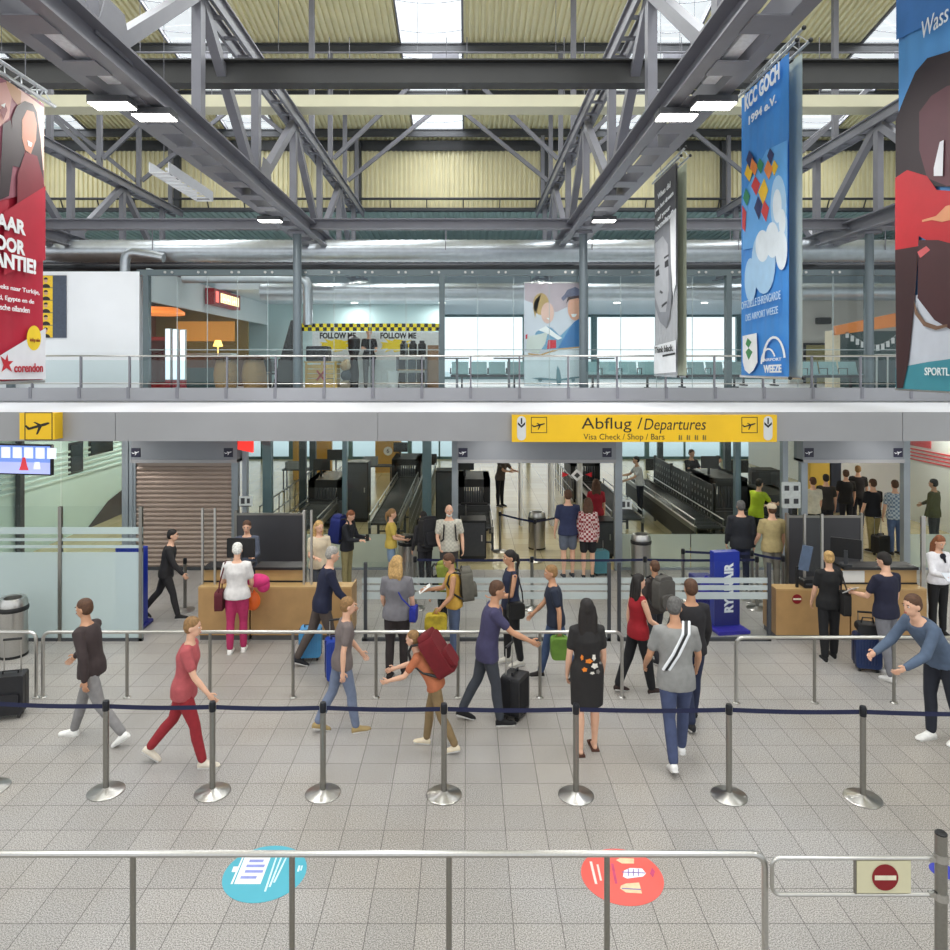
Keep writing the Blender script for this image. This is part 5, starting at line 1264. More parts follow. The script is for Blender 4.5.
MB().rbox((-.16,0,0),(.22,.4,.62),.02).build('body', RBD, t); MB().box((-.3,-.02,.30),(.05,.02,.62), Matrix.Rotation(.5,4,'Y')).build('flap', M('totem_foot',(56,48,170),.4), t)
t = root('blue_display_panel', 'tall blue display behind the frosted screen beside the shutter', 'totem', (X(129,12.7),12.7,0))
MB().rbox((-.24,0,.06),(.26,.16,Z(548,12.7)),.015).build('body', RB, t); MB().box((-.2,-.004,.4),(.22,0,1.0)).build('lower_panel', M('panel_lilac',(110,124,190),.4), t); MB().rbox((-.3,-.3,0),(.3,.3,.06),.02).build('foot', RBD, t)
# ---------------------------------------------------------------- luggage
def suitcase(x, d, w, h, dep, mat, label, rz=0, handle=.0, z0=0, soft=False):
    t = root('suitcase', label, 'suitcase', (x,d,z0), rz, 'wheeled suitcases')
    MB().rbox((-w/2,-dep/2,.06),(w/2,dep/2,h),.05 if not soft else .03).build('shell', mat, t)
    m = MB()
    if not soft:
        for i in range(7): xx = -w/2+.06+i*(w-.12)/6; m.box((xx-.008,-dep/2-.008,.12),(xx+.008,-dep/2,h-.06))
        m.build('ribs', mat, t)
    else:
        m.rbox((-w*.38,-dep/2-.035,.14),(w*.38,-dep/2,h*.6),.03).build('front_pocket', mat, t)
    MB().box((-w/2-.004,-.012,.08),(w/2+.004,.012,h-.02)).build('zip_band', BLACK, t)
    MB().tube([(-.09,0,h),(-.09,0,h+.035),(.09,0,h+.035),(.09,0,h)], .012, 6).build('carry_handle', BLACK, t)
    if handle:
        MB().tube([(-.1,dep*.32,h-.02),(-.1,dep*.32,h+handle),(.1,dep*.32,h+handle),(.1,dep*.32,h-.02)], .009, 6).build('trolley_handle', INOX, t)
        MB().cyl((-.11,dep*.32,h+handle),(.11,dep*.32,h+handle),.016,8).build('grip', BLACK, t)
    for sx in (-1,1):
        for sy in (-1,1): MB().cyl((sx*(w/2-.06)-.015,sy*(dep/2-.05),.032),(sx*(w/2-.06)+.015,sy*(dep/2-.05),.032),.032,10).build('wheel', BLACK, t)
    return t
NAVYS = M('case_navy', (26,44,84), .35, 0, .06, 8)
BLKS = M('case_black', (26,26,30), .5, 0, .15, 20)
suitcase(X(13,9.55),9.5,.36,.56,.24,BLKS,'black trolley suitcase with raised handle at the left edge',.25,.42,0,True)
suitcase(X(865,11.0),10.95,.36,.54,.26,NAVYS,'navy hard-shell suitcase between the two right-hand travellers',-.25,.3)
solo('travel_bag', MB().rbox((-.16,-.11,0),(.16,.11,.14),.06).tube([(-.09,0,.13),(-.07,0,.22),(.07,0,.22),(.09,0,.13)],.011,6), BLKS, 'small black bag resting on the navy suitcase', 'bag', (X(864,11.0),10.9,.58), -.25)
suitcase(X(338,10.6),10.55,.34,.62,.26,M('case_royal',(30,60,150),.4,0,.06,8),'royal blue suitcase beside the man in navy',.3,.25)
suitcase(X(310,11.3),11.35,.34,.50,.24,M('case_sky',(78,150,200),.4,0,.06,8),'light blue suitcase in front of the middle desk',.1)
suitcase(X(515,9.5),9.5,.36,.56,.26,BLKS,'black suitcase pulled by the walker with black sneakers',1.1,.36)
suitcase(X(600,15.9),15.9,.34,.55,.24,M('case_teal',(76,126,136),.4,0,.06,8),'teal suitcase behind the woman in the plaid shirt',.2,.2)
suitcase(X(878,17.6),17.5,.34,.5,.24,BLKS,'black suitcase pulled by the man in the checked shirt',.3,.4)
# ---------------------------------------------------------------- people
DG = None
def remesh(mb, voxel, smooth=3, keep=None):
    me = bpy.data.meshes.new('tmp'); me.from_pydata(mb.v, [], mb.f); me.validate()
    o = bpy.data.objects.new('tmp', me); C.objects.link(o)
    r = o.modifiers.new('r', 'REMESH'); r.mode = 'VOXEL'; r.voxel_size = voxel
    s = o.modifiers.new('s', 'SMOOTH'); s.factor = .5; s.iterations = smooth
    out = bpy.data.meshes.new_from_object(o.evaluated_get(bpy.context.evaluated_depsgraph_get()))
    bpy.data.objects.remove(o); bpy.data.meshes.remove(me)
    res = MB(); res.v = [tuple(v.co) for v in out.vertices]; res.f = [tuple(p.vertices) for p in out.polygons]; res.mi = [0]*len(res.f)
    bpy.data.meshes.remove(out)
    return res
SKIN = {'light': M('skin_light',(222,174,146),.5,0,.05,12), 'mid': M('skin_mid',(196,146,114),.5,0,.05,12), 'dark': M('skin_dark',(120,82,62),.5,0,.05,12)}
HAIRC = {'blond':(186,150,96),'brown':(84,56,38),'black':(28,22,20),'grey':(150,146,140),'white':(214,212,206),'red':(128,76,46),'darkblond':(140,106,66),'darkgrey':(92,90,88)}
def hairm(c): return M('hair_'+c, HAIRC[c], .7, 0, .3, 40)
def cloth(c, var=.10):
    c = tuple(int(v*.88) for v in c) if sum(c) < 560 else c
    return M('cloth_%d_%d_%d' % c, c, .85, 0, var, 14)
def rad(a): return math.radians(a)
class Rig: pass
def rig(H=1.72, lean=0, legs=((0,0),(0,0)), arms=((5,8,15,0),(5,8,15,0)), head=(0,0), sit=False, female=False, bulk=1.0):
    """joints in local metres; the person faces -Y; index 0 = own right (-X), 1 = own left (+X).
    legs: (forward swing, knee bend); arms: (forward, outward, elbow bend, inward turn of the forearm)"""
    g = Rig(); s = H/1.75; g.s = s; g.H = H; g.f = female; g.b = bulk
    g.hipw = .088*s; L1, L2 = .445*s, .425*s
    g.knee = []; g.ank = []; g.hip = []
    for i, sx in enumerate((-1,1)):
        f, k_ = legs[i]
        h = Vector((sx*g.hipw, 0, 0)); kn = h+Vector((sx*.01, -math.sin(rad(f))*L1, -math.cos(rad(f))*L1))
        an = kn+Vector((0, -math.sin(rad(f-k_))*L2, -math.cos(rad(f-k_))*L2))
        g.hip.append(h); g.knee.append(kn); g.ank.append(an)
    low = min(a.z for a in g.ank); dz = .085*s-low
    for L in (g.hip, g.knee, g.ank):
        for v in L: v.z += dz
    g.pel = Vector((0,0,dz+.02)); g.u = Vector((0,-math.sin(rad(lean)),math.cos(rad(lean)))); g.n = Vector((0,-math.cos(rad(lean)),-math.sin(rad(lean))))
    g.lean = lean
    g.P = lambda t: g.pel+g.u*(t*s)
    sw = (.165 if female else .185)*s*bulk
    g.sh = []; g.el = []; g.wr = []; g.fd = []; g.adir = []
    for i, sx in enumerate((-1,1)):
        f, o, e, inn = arms[i]
        S = g.P(.455)+Vector((sx*sw,0,0))
        d1 = Vector((sx*math.sin(rad(o)), -math.sin(rad(f))*math.cos(rad(o)), -math.cos(rad(f))*math.cos(rad(o))))
        E = S+d1*(.295*s)
        d2 = Vector((-sx*math.sin(rad(inn))+sx*math.sin(rad(o))*.4, -math.sin(rad(f+e)), -math.cos(rad(f+e)))).normalized()
        W = E+d2*(.255*s)
        g.sh.append(S); g.el.append(E); g.wr.append(W); g.fd.append(d2); g.adir.append(d1)
    # head frame
    yaw, pit = head
    g.neck = g.P(.53); hu = Vector((0,-math.sin(rad(lean*.5+pit*.4)),math.cos(rad(lean*.5+pit*.4))))
    g.hc = g.neck+hu*(.175*s)+Vector((0,-.015*s,0))
    g.hm = (Matrix.Rotation(rad(yaw),4,'Z') @ Matrix.Rotation(rad(-(lean*.3+pit)) *-1,4,'X'))
    return g
def ering(c, u, n, rx, ry, k=16):
    """ellipse ring about axis u; n = forward; x stays sideways"""
    return [tuple(c+Vector((rx*math.cos(2*PI*i/k),0,0))+n*(ry*math.sin(2*PI*i/k))) for i in range(k)]
TORSO_M = [(-.10,.12,.085),(-.03,.155,.11),(.04,.165,.115),(.13,.15,.105),(.25,.158,.11),(.36,.172,.118),(.44,.165,.105),(.49,.12,.08),(.525,.062,.06),(.60,.052,.055)]
TORSO_F = [(-.10,.125,.09),(-.03,.165,.115),(.04,.168,.115),(.13,.135,.095),(.25,.140,.10),(.35,.152,.122),(.44,.145,.095),(.49,.105,.072),(.525,.053,.052),(.60,.046,.05)]
def torso(mb, g, a, b, grow, flare=None):
    T = TORSO_F if g.f else TORSO_M; rr = []
    def at_(t):
        for (t0,x0,y0),(t1,x1,y1) in zip(T[:-1],T[1:]):
            if t <= t1: q = (t-t0)/(t1-t0); return x0+(x1-x0)*q, y0+(y1-y0)*q
        return T[-1][1:]
    n = 12
    for i in range(n+1):
        t = a+(b-a)*i/n; rx, ry = at_(max(t,-.10 if grow < .015 else .0))
        if grow > .015 and t < .10: rx += .024*min(1.,(.10-t)/.12); ry += .016*min(1.,(.10-t)/.12)
        if flare and t < 0: rx += flare*(-t); ry += flare*(-t)*.7
        ax = g.u if t > 0 else (g.u+Vector((0,0,1))).normalized()
        c = g.P(t) if t > 0 else g.pel+Vector((0,0,t*g.s))
        nn = Vector((0,-ax.z,ax.y)) 
        rr.append(ering(c, ax, nn, (rx*g.b+grow)*g.s, (ry*g.b+grow)*g.s))
    mb.ring_loft(rr)
def limb(mb, pts, rs, n=10): mb.tube(pts, rs, n, ball=True)
def hand(mb, W, d, side, s, curl=25):
    """palm plus five fingers; thumb points forward"""
    fw = Vector((0,-1,0)); fw = (fw-d*fw.dot(d))
    if fw.length < .2: fw = Vector((0,0,1))-d*d.z
    fw.normalize(); nrm = d.cross(fw).normalized()
    if nrm.x*side > 0: nrm = -nrm       # palm faces the body
    pc = W+d*(.045*s)
    m = Matrix(((fw.x,nrm.x,d.x),(fw.y,nrm.y,d.y),(fw.z,nrm.z,d.z)))
    palm = MB().ball(pc, (.041*s,.016*s,.055*s), 10, 7, m.to_4x4()); mb.add(palm.v, palm.f)
    fing = MB()
    for j, (off, ln) in enumerate(((.029,.070),(.0100,.080),(-.0095,.074),(-.028,.058))):
        p = pc+d*(.038*s)+fw*(off*s); q = [p]; a = 0
        for seg in range(3):
            a += rad(curl*(.6 if seg == 0 else 1)); dd = d*math.cos(a)+nrm*math.sin(a); q.append(q[-1]+dd*(ln*s*(.45,.32,.26)[seg]))
        fing.tube(q, [.0088*s,.0085*s,.0078*s,.0062*s], 7); fing.ball(q[-1], (.0062*s,)*3, 6, 5)
    p = W+d*(.022*s)+fw*(.026*s); t1 = p+(d*.6+fw*.75).normalized()*(.034*s); t2 = t1+(d*.9+fw*.2+nrm*.25).normalized()*(.03*s)
    fing.tube([p,t1,t2], [.012*s,.010*s,.0078*s], 7); fing.ball(t2, (.0078*s,)*3, 6, 5)
    return fing
def make_person(label, x, d, rz, H=1.72, pose={}, top=None, bottom=None, shoes=(40,40,44), hair=('short','brown'), skin='light', female=False, bulk=1.0, fine=.013, z0=0., group=None, extras=None, mats={}):
    """top: (colour, sleeve none|short|long, hem t); bottom: (colour, trousers|shorts|skirt)"""
    g = rig(H, female=female, bulk=bulk, **pose); s = g.s
    b = MB(); torso(b, g, -.10, .60, 0)
    fingers = []
    for i, sd in enumerate((-1,1)):
        limb(b, [g.sh[i]-Vector((sd*.05*s,0,.0)), g.sh[i], (g.sh[i]+g.el[i])/2, g.el[i]], [.055*s,.052*s*bulk,.046*s*bulk,.038*s])
        limb(b, [g.el[i], g.el[i]+g.fd[i]*.09*s, g.wr[i], g.wr[i]+g.fd[i]*.03*s], [.038*s,.040*s,.027*s,.025*s])
        fingers.append(hand(b, g.wr[i], g.fd[i], sd, s))
        limb(b, [g.hip[i]+Vector((0,0,.02)), g.hip[i]*.55+g.knee[i]*.45, g.knee[i]], [.088*s*bulk,.078*s*bulk,.054*s])
        sh = (g.ank[i]-g.knee[i]).normalized()
        limb(b, [g.knee[i], g.knee[i]+sh*.13*s+Vector((0,.012*s,0)), g.ank[i]-sh*.06*s, g.ank[i]], [.053*s,.056*s,.036*s,.036*s])
        fr_ = Matrix.Rotation(math.asin(min(.8, max(0., g.ank[i].z-.085*s)/(.16*s))), 3, 'X')
        limb(b, [g.ank[i]+fr_ @ Vector(q) for q in ((0,.02*s,-.045*s),(0,-.07*s,-.047*s),(0,-.13*s,-.060*s))], [.032*s,.031*s,.021*s])
    M3 = g.hm
    HP = lambda q: g.hc+(M3 @ Vector((q[0]*s,q[1]*s,q[2]*s)))
    limb(b, [g.P(.48), g.neck, HP((0,.015,-.06))], [.060*s,.054*s,.052*s])
    hd = MB().ball((0,0,.02),(.076,.094,.098),16,12).ball((0,-.018,-.045),(.060,.072,.070),14,10).ball((0,-.055,-.088),(.028,.026,.022),8,6)
    hd.ball((0,-.096,-.018),(.013,.020,.022),8,6).ball((0,-.086,-.062),(.026,.012,.014),8,6)
    for e in (-1,1): hd.ball((e*.076,.010,-.012),(.012,.020,.032),8,6)
    b.add([tuple(HP(p)) for p in hd.v], hd.f)
    body = remesh(b, fine*s, 2)
    for fg in fingers: body.add(fg.v, fg.f); 
    body.mi = [0]*len(body.f)
    o = body.build('person', SKIN[skin]); o.location = (x,d,z0); o.rotation_euler = (0,0,rz)
    tag(o, label, 'person', group)
    # face
    m = MB()
    for e in (-1,1):
        q = MB().ball((e*.030,-.0815,.004),(.012,.009,.008),8,6); m.mat(0).add([tuple(HP(p)) for p in q.v], q.f)
        q = MB().ball((e*.030,-.0880,.004),(.0065,.004,.0065),8,6); m.mat(1).add([tuple(HP(p)) for p in q.v], q.f)
        q = MB().ball((e*.032,-.092,.024),(.019,.007,.005),8,5); m.mat(2).add([tuple(HP(p)) for p in q.v], q.f)
    q = MB().ball((0,-.100,-.062),(.024,.006,.007),8,5); m.mat(3).add([tuple(HP(p)) for p in q.v], q.f)
    m.build('face', [M('eye_white',(236,232,226),.3), M('eye_dark',(40,30,26),.3), hairm(hair[1]), M('lips',(176,96,90),.5)], o)
    # hair
    st = hair[0]; hm_ = MB()
    def blob(c, r, n=14, m_=9):
        q = MB().ball(c, r, n, m_); hm_.add([tuple(HP(p)) for p in q.v], q.f)
    if st == 'bald':
        blob((0,.028,-.006),(.080,.074,.050)); 
    else:
        blob((0,.012,.046),(.084,.098,.084)); blob((0,.034,.006),(.083,.078,.090))
    if st in ('bob','long','verylong'):
        ln = {'bob':.20,'long':.34,'verylong':.52}[st]
        for e in (-1,0,1):
            rr = []; 
            p0 = HP((e*.055,.045,.02)); dn = Vector((0,0,-1)); bk = Vector((0,.02+.02*(e == 0),0))
            p1 = HP((e*.066,.055,-.08)); p2 = p1+(dn*ln*.45-g.n*.015)*s; p3 = p1+(dn*(ln-.05)+g.u*0)*s-g.n*.02*s
            q = MB().tube([p0,p1,p2,p3],[.045*s,.052*s,.050*s,.022*s],9,ball=True); hm_.add(q.v, q.f)
    if st == 'ponytail':
        p = HP((0,.10,.03)); q = MB().tube([HP((0,.08,.04)), p+Vector((0,.03,-.02))*s, p+Vector((0,.05,-.12))*s, p+Vector((0,.03,-.24))*s],[.03*s,.034*s,.030*s,.010*s],8,ball=True); hm_.add(q.v, q.f)
    if st == 'bun': blob((0,.085,.085),(.05,.05,.048))
    if st == 'beard' or (extras and 'beard' in extras):
        q = MB().ball((0,-.026,-.082),(.065,.067,.044),12,8)
        bd = MB().add([tuple(HP(p)) for p in q.v], q.f); bd.build('beard', hairm(hair[1]), o)
    remesh(hm_, .014*s, 2).build('hair', hairm(hair[1]), o)
    if extras and 'cap' in extras:
        q = MB().ball((0,.005,.052),(.092,.108,.078),16,8); q.box((-.06,-.20,.045),(.06,-.08,.058))
        MB().add([tuple(HP(p)) for p in q.v], q.f).build('cap', cloth(extras['cap']), o)
    # clothes
    mt = lambda key, c: mats[key] if key in mats else cloth(c)
    if top:
        c, sl, hem = top; t = MB(); torso(t, g, hem, .505, .020, flare=(.03 if -.2 < hem < -.12 else -.03 if hem <= -.2 else None))
        if hem > -.12: pass
        for i, sd in enumerate((-1,1)):
            a0 = g.sh[i]-Vector((sd*.06*s,0,-.005))
            if sl == 'none': limb(t, [a0, g.sh[i]-Vector((sd*.015,0,0))], [.066*s,.060*s]); continue
            f = .62 if sl == 'short' else 1.
            limb(t, [a0, g.sh[i], g.sh[i]+(g.el[i]-g.sh[i])*f], [.074*s,.070*s*bulk,.060*s*bulk])
            if sl == 'long': limb(t, [g.el[i], g.el[i]+g.fd[i]*.1*s, g.wr[i]-g.fd[i]*.005], [.056*s,.054*s,.042*s])
        remesh(t, .017*s, 2).build('dress' if hem < -.2 else ('jacket' if sl == 'long' else 'shirt'), mt('top', c), o)
    if bottom:
        c, kind = bottom; t = MB()
        torso(t, g, -.10, .10, .012)
        for i in (0,1):
            sh = (g.ank[i]-g.knee[i]).normalized(); th = (g.knee[i]-g.hip[i])
            if kind == 'shorts': limb(t, [g.hip[i]+Vector((0,0,.02)), g.hip[i]+th*.4, g.hip[i]+th*.72], [.102*s*bulk,.098*s*bulk,.088*s*bulk])
            else: 
                wd_ = 1.15 if kind == 'wide' else 1.
                limb(t, [g.hip[i]+Vector((0,0,.02)), g.hip[i]*.55+g.knee[i]*.45, g.knee[i], g.knee[i]+sh*.14*s+Vector((0,.01*s,0)), g.ank[i]-sh*.02*s], [.100*s*bulk,.092*s*bulk,.068*s*wd_,.068*s*wd_,.056*s*wd_])
        remesh(t, .017*s, 2).build('shorts' if kind == 'shorts' else 'trousers', mt('bottom', c), o)
    if shoes:
        for i in (0,1):
            a = g.ank[i]; t = MB(); sx = a.x
            zf = a.z-.085*s; pit = 0
            rr = []
            for (yy, w, h0, h1) in ((.055,.028,.0,.05),(.03,.040,.0,.085),(-.03,.042,.0,.088),(-.09,.046,.0,.062),(-.15,.046,.0,.048),(-.19,.032,.004,.036),(-.205,.012,.01,.022)):
                cz = zf+(h0+h1)/2*s; hh = (h1-h0)/2*s
                rr.append([(sx+w*s*math.cos(2*PI*k_/12), a.y+yy*s, cz+max(-hh, hh*1.15*math.sin(2*PI*k_/12)) if True else 0) for k_ in range(12)])
            t.ring_loft(rr); lift = max(0., a.z-.085*s); pa = math.asin(min(.8, lift/(.16*s)))
            mx = Matrix.Translation(a) @ Matrix.Rotation(pa,4,'X') @ Matrix.Translation(-a)
            t.xform(mx)
            sh_ = t.build('shoe', cloth(shoes), o)
            MB().box((sx-.040*s,a.y-.185*s,zf-.002),(sx+.040*s,a.y+.05*s,zf+.014*s)).xform(mx).build('sole', M('sole_'+('pale' if sum(shoes) < 500 else 'white'),(200,198,194),.6), sh_)
    g.x, g.d, g.rz, g.z0, g.obj, g.HP = x, d, rz, z0, o, HP
    return g
def wl(g, p):
    """local point of a person's frame to world"""
    c, s_ = math.cos(g.rz), math.sin(g.rz)
    return Vector((g.x+p[0]*c-p[1]*s_, g.d+p[0]*s_+p[1]*c, g.z0+p[2]))
def backpack(g, mat, label, w=.30, h=.46, dep=.17, trim=BLACK, low=0.):
    o = g.P(.02+low)-g.n*(.135*g.s); wloc = wl(g, o)
    t = root('backpack', label, 'backpack', wloc, g.rz)
    t.rotation_euler = (rad(g.lean),0,g.rz)
    s = g.s
    q = MB().rbox((-w/2,.0,.0),(w/2,dep,h),.07); q.build('main_pack', mat, t)
    MB().rbox((-w*.38,dep-.01,.05),(w*.38,dep+.055,h*.55),.05).build('front_pocket', mat, t)
    MB().rbox((-w*.40,.02,h*.86),(w*.40,dep*.9,h+.05),.05).build('top_lid', mat, t)
    for sx in (-1,1):
        MB().tube([(sx*.10,.02,h*.95),(sx*.11,-.10*s,h+.015),(sx*.112,-.195*s,h*.93),(sx*.118,-.24*s,h*.68),(sx*.15*s,-.16*s,h*.36),(sx*.14,.0,h*.12)], .017, 6).build('strap', trim, t)
    MB().tube([(-.04,.03,h+.03),(0,.03,h+.075),(.04,.03,h+.03)], .009, 6).build('grab_loop', trim, t)
    return t
def shoulder_bag(g, side, mat, label, w=.30, h=.28, dep=.10, drop=.0, cross=False, out=.24, y=0.):
    s = g.s; z = g.pel.z-.05+drop
    t = root('shoulder_bag', label, 'bag', wl(g, (side*out*s, y, z-h/2)), g.rz)
    MB().rbox((-dep/2,-w/2,0),(dep/2,w/2,h),.05,axis=0).build('bag_body', mat, t)
    MB().rbox((side*dep/2-.006,-w*.4,h*.45),(side*dep/2+.006,w*.4,h*.98),.03,axis=0).build('flap', mat, t)
    top = g.sh[0 if (side < 0) != cross else 1]+Vector((0,0,.075*s))
    loc = Vector((side*out*s, y, z-h/2)); L = top-loc
    if cross: L = g.P(.50)+Vector((-side*.10*s,0,.03))-loc
    mid = L*.5+Vector((side*.03,0,0))
    for k_, yy in enumerate((-.145,.145)):
        MB().tube([(0,yy*.8,h*.96),(mid.x,yy*(1.15 if cross else .7)+mid.y,mid.z+h*.2),(L.x,L.y+yy*.25,L.z)], .011, 6).build('strap', mat, t)
    return t
def paper(g, i, label, col=(236,236,234), w=.15, h=.21, name='paper'):
    p = g.wr[i]+g.fd[i]*.10*g.s
    t = solo(name, MB().box((-w/2,-.003,-h*.3),(w/2,.003,h*.7)), cloth(col,.03), label, 'paper', wl(g, p), 0)
    t.rotation_euler = (rad(-55),0,g.rz); return t
AW = PI          # facing away from the viewer
def at_floor(px, py): d = fd(py); return X(px,d), d
def PPL(label, px, py, rz, head_y=None, **kw):
    x, d = at_floor(px, py)
    if head_y: kw['H'] = (py-head_y)/FOC*d*1.0
    return make_person(label, x, d, rz, **kw)
stand = dict(legs=((2,3),(-2,2)))
A_DOWN = (4,7,12,2); A_HOLD = (18,6,75,22); A_BACK = (-16,10,12,0)
# --- queue in front of the left desk
g = PPL('woman in white T-shirt and pink trousers standing at the left desk', 237,652,AW+.1,546, pose=dict(legs=((4,4),(-3,3)),arms=((8,10,40,10),(14,14,60,10)),head=(5,12)), top=((216,212,210),'short',-.08), bottom=((196,50,104),'trousers'), shoes=(238,234,230), hair=('short','white'), female=True, bulk=1.08)
shoulder_bag(g, 1, cloth((96,24,38)), 'burgundy shoulder bag of the woman in pink trousers', .30,.30,.12, -.05, out=.27)
p = wl(g, g.wr[0]+g.fd[0]*.12); solo('carrier_bag', MB().ball((0,0,-.15),(.13,.09,.16),14,9).tube([(-.05,0,-.02),(0,0,.06),(.05,0,-.02)],.012,6), M('bag_orange',(240,110,40),.5,0,.08,8), 'bright orange carrier bag held by the woman in pink trousers', 'bag', p)
solo('folded_jacket', MB().ball((0,0,0),(.19,.12,.11),14,9).ball((.08,.02,-.08),(.11,.09,.12),12,8), cloth((232,60,130)), 'bright pink jacket over the arm of the woman in pink trousers', 'jacket', wl(g, g.el[0]*.5+g.wr[0]*.5+Vector((-.09,-.04,.06))))
g = make_person('desk agent with brown hair and slate jacket facing out behind the left desk', X(247,13.5),13.5,.15,1.66, dict(arms=((20,5,70,15),(20,5,70,15)),head=(0,10)), ((92,98,116),'long',-.08), ((44,46,54),'trousers'), (30,30,32), ('short','brown'))
g = PPL('grey-haired man in navy jacket and dark taupe trousers walking with a trolley case', 322,666,AW-1.25,548, pose=dict(lean=12,legs=((16,6),(-18,12)),arms=((24,6,20,0),(-6,8,10,0)),head=(0,8)), top=((28,34,62),'long',-.12), bottom=((92,80,74),'trousers'), shoes=(36,36,42), hair=('short','grey'))
g = make_person('woman with long blond hair and pale beige top behind the middle desk', X(319,13.4),13.4,.4,1.68, dict(arms=(A_HOLD,A_DOWN),head=(15,5)), ((206,190,164),'short',-.08), ((96,100,112),'trousers'), (60,56,54), ('long','blond'), female=True)
g = PPL('walker in grey T-shirt and pale blue jeans with tan shoes behind the belt row', 342,731,AW-1.2,600, pose=dict(lean=6,legs=((14,6),(-14,14)),arms=((-14,8,12,0),(20,8,18,0))), top=((128,116,114),'short',-.10), bottom=((128,140,166),'trousers'), shoes=(190,164,112), hair=('short','darkblond'), female=True, bulk=.95)
# --- queue behind the low screens
g = PPL('man with blue backpack, dark jacket and khaki trousers looking at his phone', 347,588,-PI/2-.35+PI,512, pose=dict(lean=5,arms=((22,5,70,14),(20,5,72,14)),head=(0,24)), top=((34,36,44),'long',-.10), bottom=((168,156,110),'trousers'), shoes=(60,54,50), hair=('short','red'))
backpack(g, cloth((30,44,120)), 'blue and black backpack of the man looking at his phone', .32,.54,.22)
solo('mobile_phone', MB().rbox((-.035,-.004,-.06),(.035,.004,.08),.012), BLACK, 'dark phone in the hands of the man with the blue backpack', 'phone', wl(g, (g.wr[0]+g.wr[1])/2+(g.fd[0]+g.fd[1])*.05+Vector((0,-.02,.02))))
g = PPL('woman in yellow shirt and denim shorts standing in profile beside a steel bin', 391,585,PI/2+.15,511, pose=dict(arms=((14,5,62,16),(12,5,66,16)),head=(0,8)), top=((226,196,92),'short',-.08), bottom=((142,166,196),'shorts'), shoes=(210,206,200), hair=('ponytail','darkblond'), female=True)
solo('dark_handbag', MB().rbox((-.10,-.07,-.06),(.10,.07,.08),.03), BLACK, 'small dark bag held by the woman in the yellow shirt', 'bag', wl(g, (g.wr[0]+g.wr[1])/2+(g.fd[0]+g.fd[1])*.06))
g = PPL('person in dark clothes carrying a large black backpack behind the bearded man', 425,588,AW+.5,514, pose=dict(lean=8,**stand), top=((52,50,54),'long',-.10), bottom=((40,40,46),'trousers'), shoes=(30,30,34), hair=('short','black'))
backpack(g, cloth((34,34,38)), 'large black backpack beside the bearded man', .36,.56,.24)
g = PPL('white-bearded man in pale plaid shirt with dark straps facing the viewer', 449,592,.12,507, pose=dict(arms=((16,8,40,10),(6,12,24,4)),**stand), top=((204,200,184),'short',-.12), bottom=((78,76,74),'trousers'), shoes=(60,56,52), hair=('bald','white'), extras={'beard':1}, bulk=1.12, mats={'top':checks('plaid_pale',(204,200,186),(184,181,168),24,24)})
m = MB()
for sx in (-1,1): m.tube([wl(g,g.P(.49)+Vector((sx*.10,.02,.02)))-wl(g,(0,0,0)), wl(g,g.P(.40)+Vector((sx*.115,-.15,0)))-wl(g,(0,0,0)), wl(g,g.P(.15)+Vector((sx*.13,-.145,0)))-wl(g,(0,0,0)), wl(g,g.P(.06)+Vector((sx*.175,-.02,0)))-wl(g,(0,0,0))], .016, 6)
solo('backpack_straps', m, BLACK, 'dark carrying straps over the shirt of the bearded man', 'straps', wl(g,(0,0,0)))
g = PPL('woman in grey T-shirt and dark trousers with a blue crossbody bag, back turned', 397,677,AW-.1,559, pose=dict(arms=((4,9,14,2),(8,9,30,8)),head=(-14,4),legs=((3,3),(-4,4))), top=((132,130,136),'short',-.10), bottom=((52,44,44),'trousers'), shoes=(44,34,34), hair=('bob','blond'), female=True, bulk=1.08)
shoulder_bag(g, -1, cloth((38,50,160)), 'royal blue crossbody bag of the woman in grey', .24,.22,.09, .03, True, .25)
g = PPL('woman in mustard tank top and jeans with a grey backpack reading a paper', 454,661,PI/2*3+.15,556, pose=dict(lean=4,arms=((26,6,62,10),(8,8,36,6)),head=(0,22)), top=((224,176,72),'none',-.06), bottom=((96,112,146),'trousers'), shoes=(200,196,190), hair=('short','brown'), skin='mid', female=True)
backpack(g, cloth((112,108,98)), 'grey-green backpack of the woman in the mustard tank top', .30,.46,.18)
paper(g, 0, 'white travel paper read by the woman in the mustard tank top')
solo('yellow_bag', MB().rbox((-.17,-.09,-.27),(.17,.09,-.02),.07).tube([(-.06,0,-.03),(0,0,.07),(.06,0,-.03)],.012,6), M('bag_yellow',(184,162,44),.7,0,.35,9), 'olive yellow bag held low by the woman in the mustard tank top', 'bag', wl(g, g.wr[1]+g.fd[1]*.1))
g = PPL('person in black with a lime green backpack behind the woman in mustard', 443,630,AW+.9,565, pose=dict(lean=14,**stand), top=((30,30,34),'long',-.10), bottom=((36,36,40),'trousers'), shoes=(30,30,32), hair=('short','brown'))
backpack(g, cloth((150,160,60)), 'lime green backpack above the shoulder of the woman in mustard', .32,.5,.18)
g = PPL('woman with black hair in sleeveless navy top and black trousers in profile', 511,664,PI/2*3+.25,553, pose=dict(arms=((-4,8,24,10),(12,6,70,26)),head=(0,6),legs=((4,4),(-6,5))), top=((44,50,78),'none',-.08), bottom=((30,30,34),'trousers'), shoes=(210,206,196), hair=('ponytail','black'), skin='mid', female=True)
shoulder_bag(g, 1, BLACK, 'black shoulder bag of the dark-haired woman in profile', .26,.24,.1, 0., out=.24)
g = PPL('walker in slate and purple shirt with black sneakers stepping to the right', 487,722,PI/2+.1,583, pose=dict(lean=10,legs=((13,6),(-14,14)),arms=((44,6,20,0),(-12,8,14,0)),head=(0,6)), top=((76,72,108),'short',-.16), bottom=((70,74,84),'trousers'), shoes=(26,26,28), hair=('short','brown'), skin='mid')
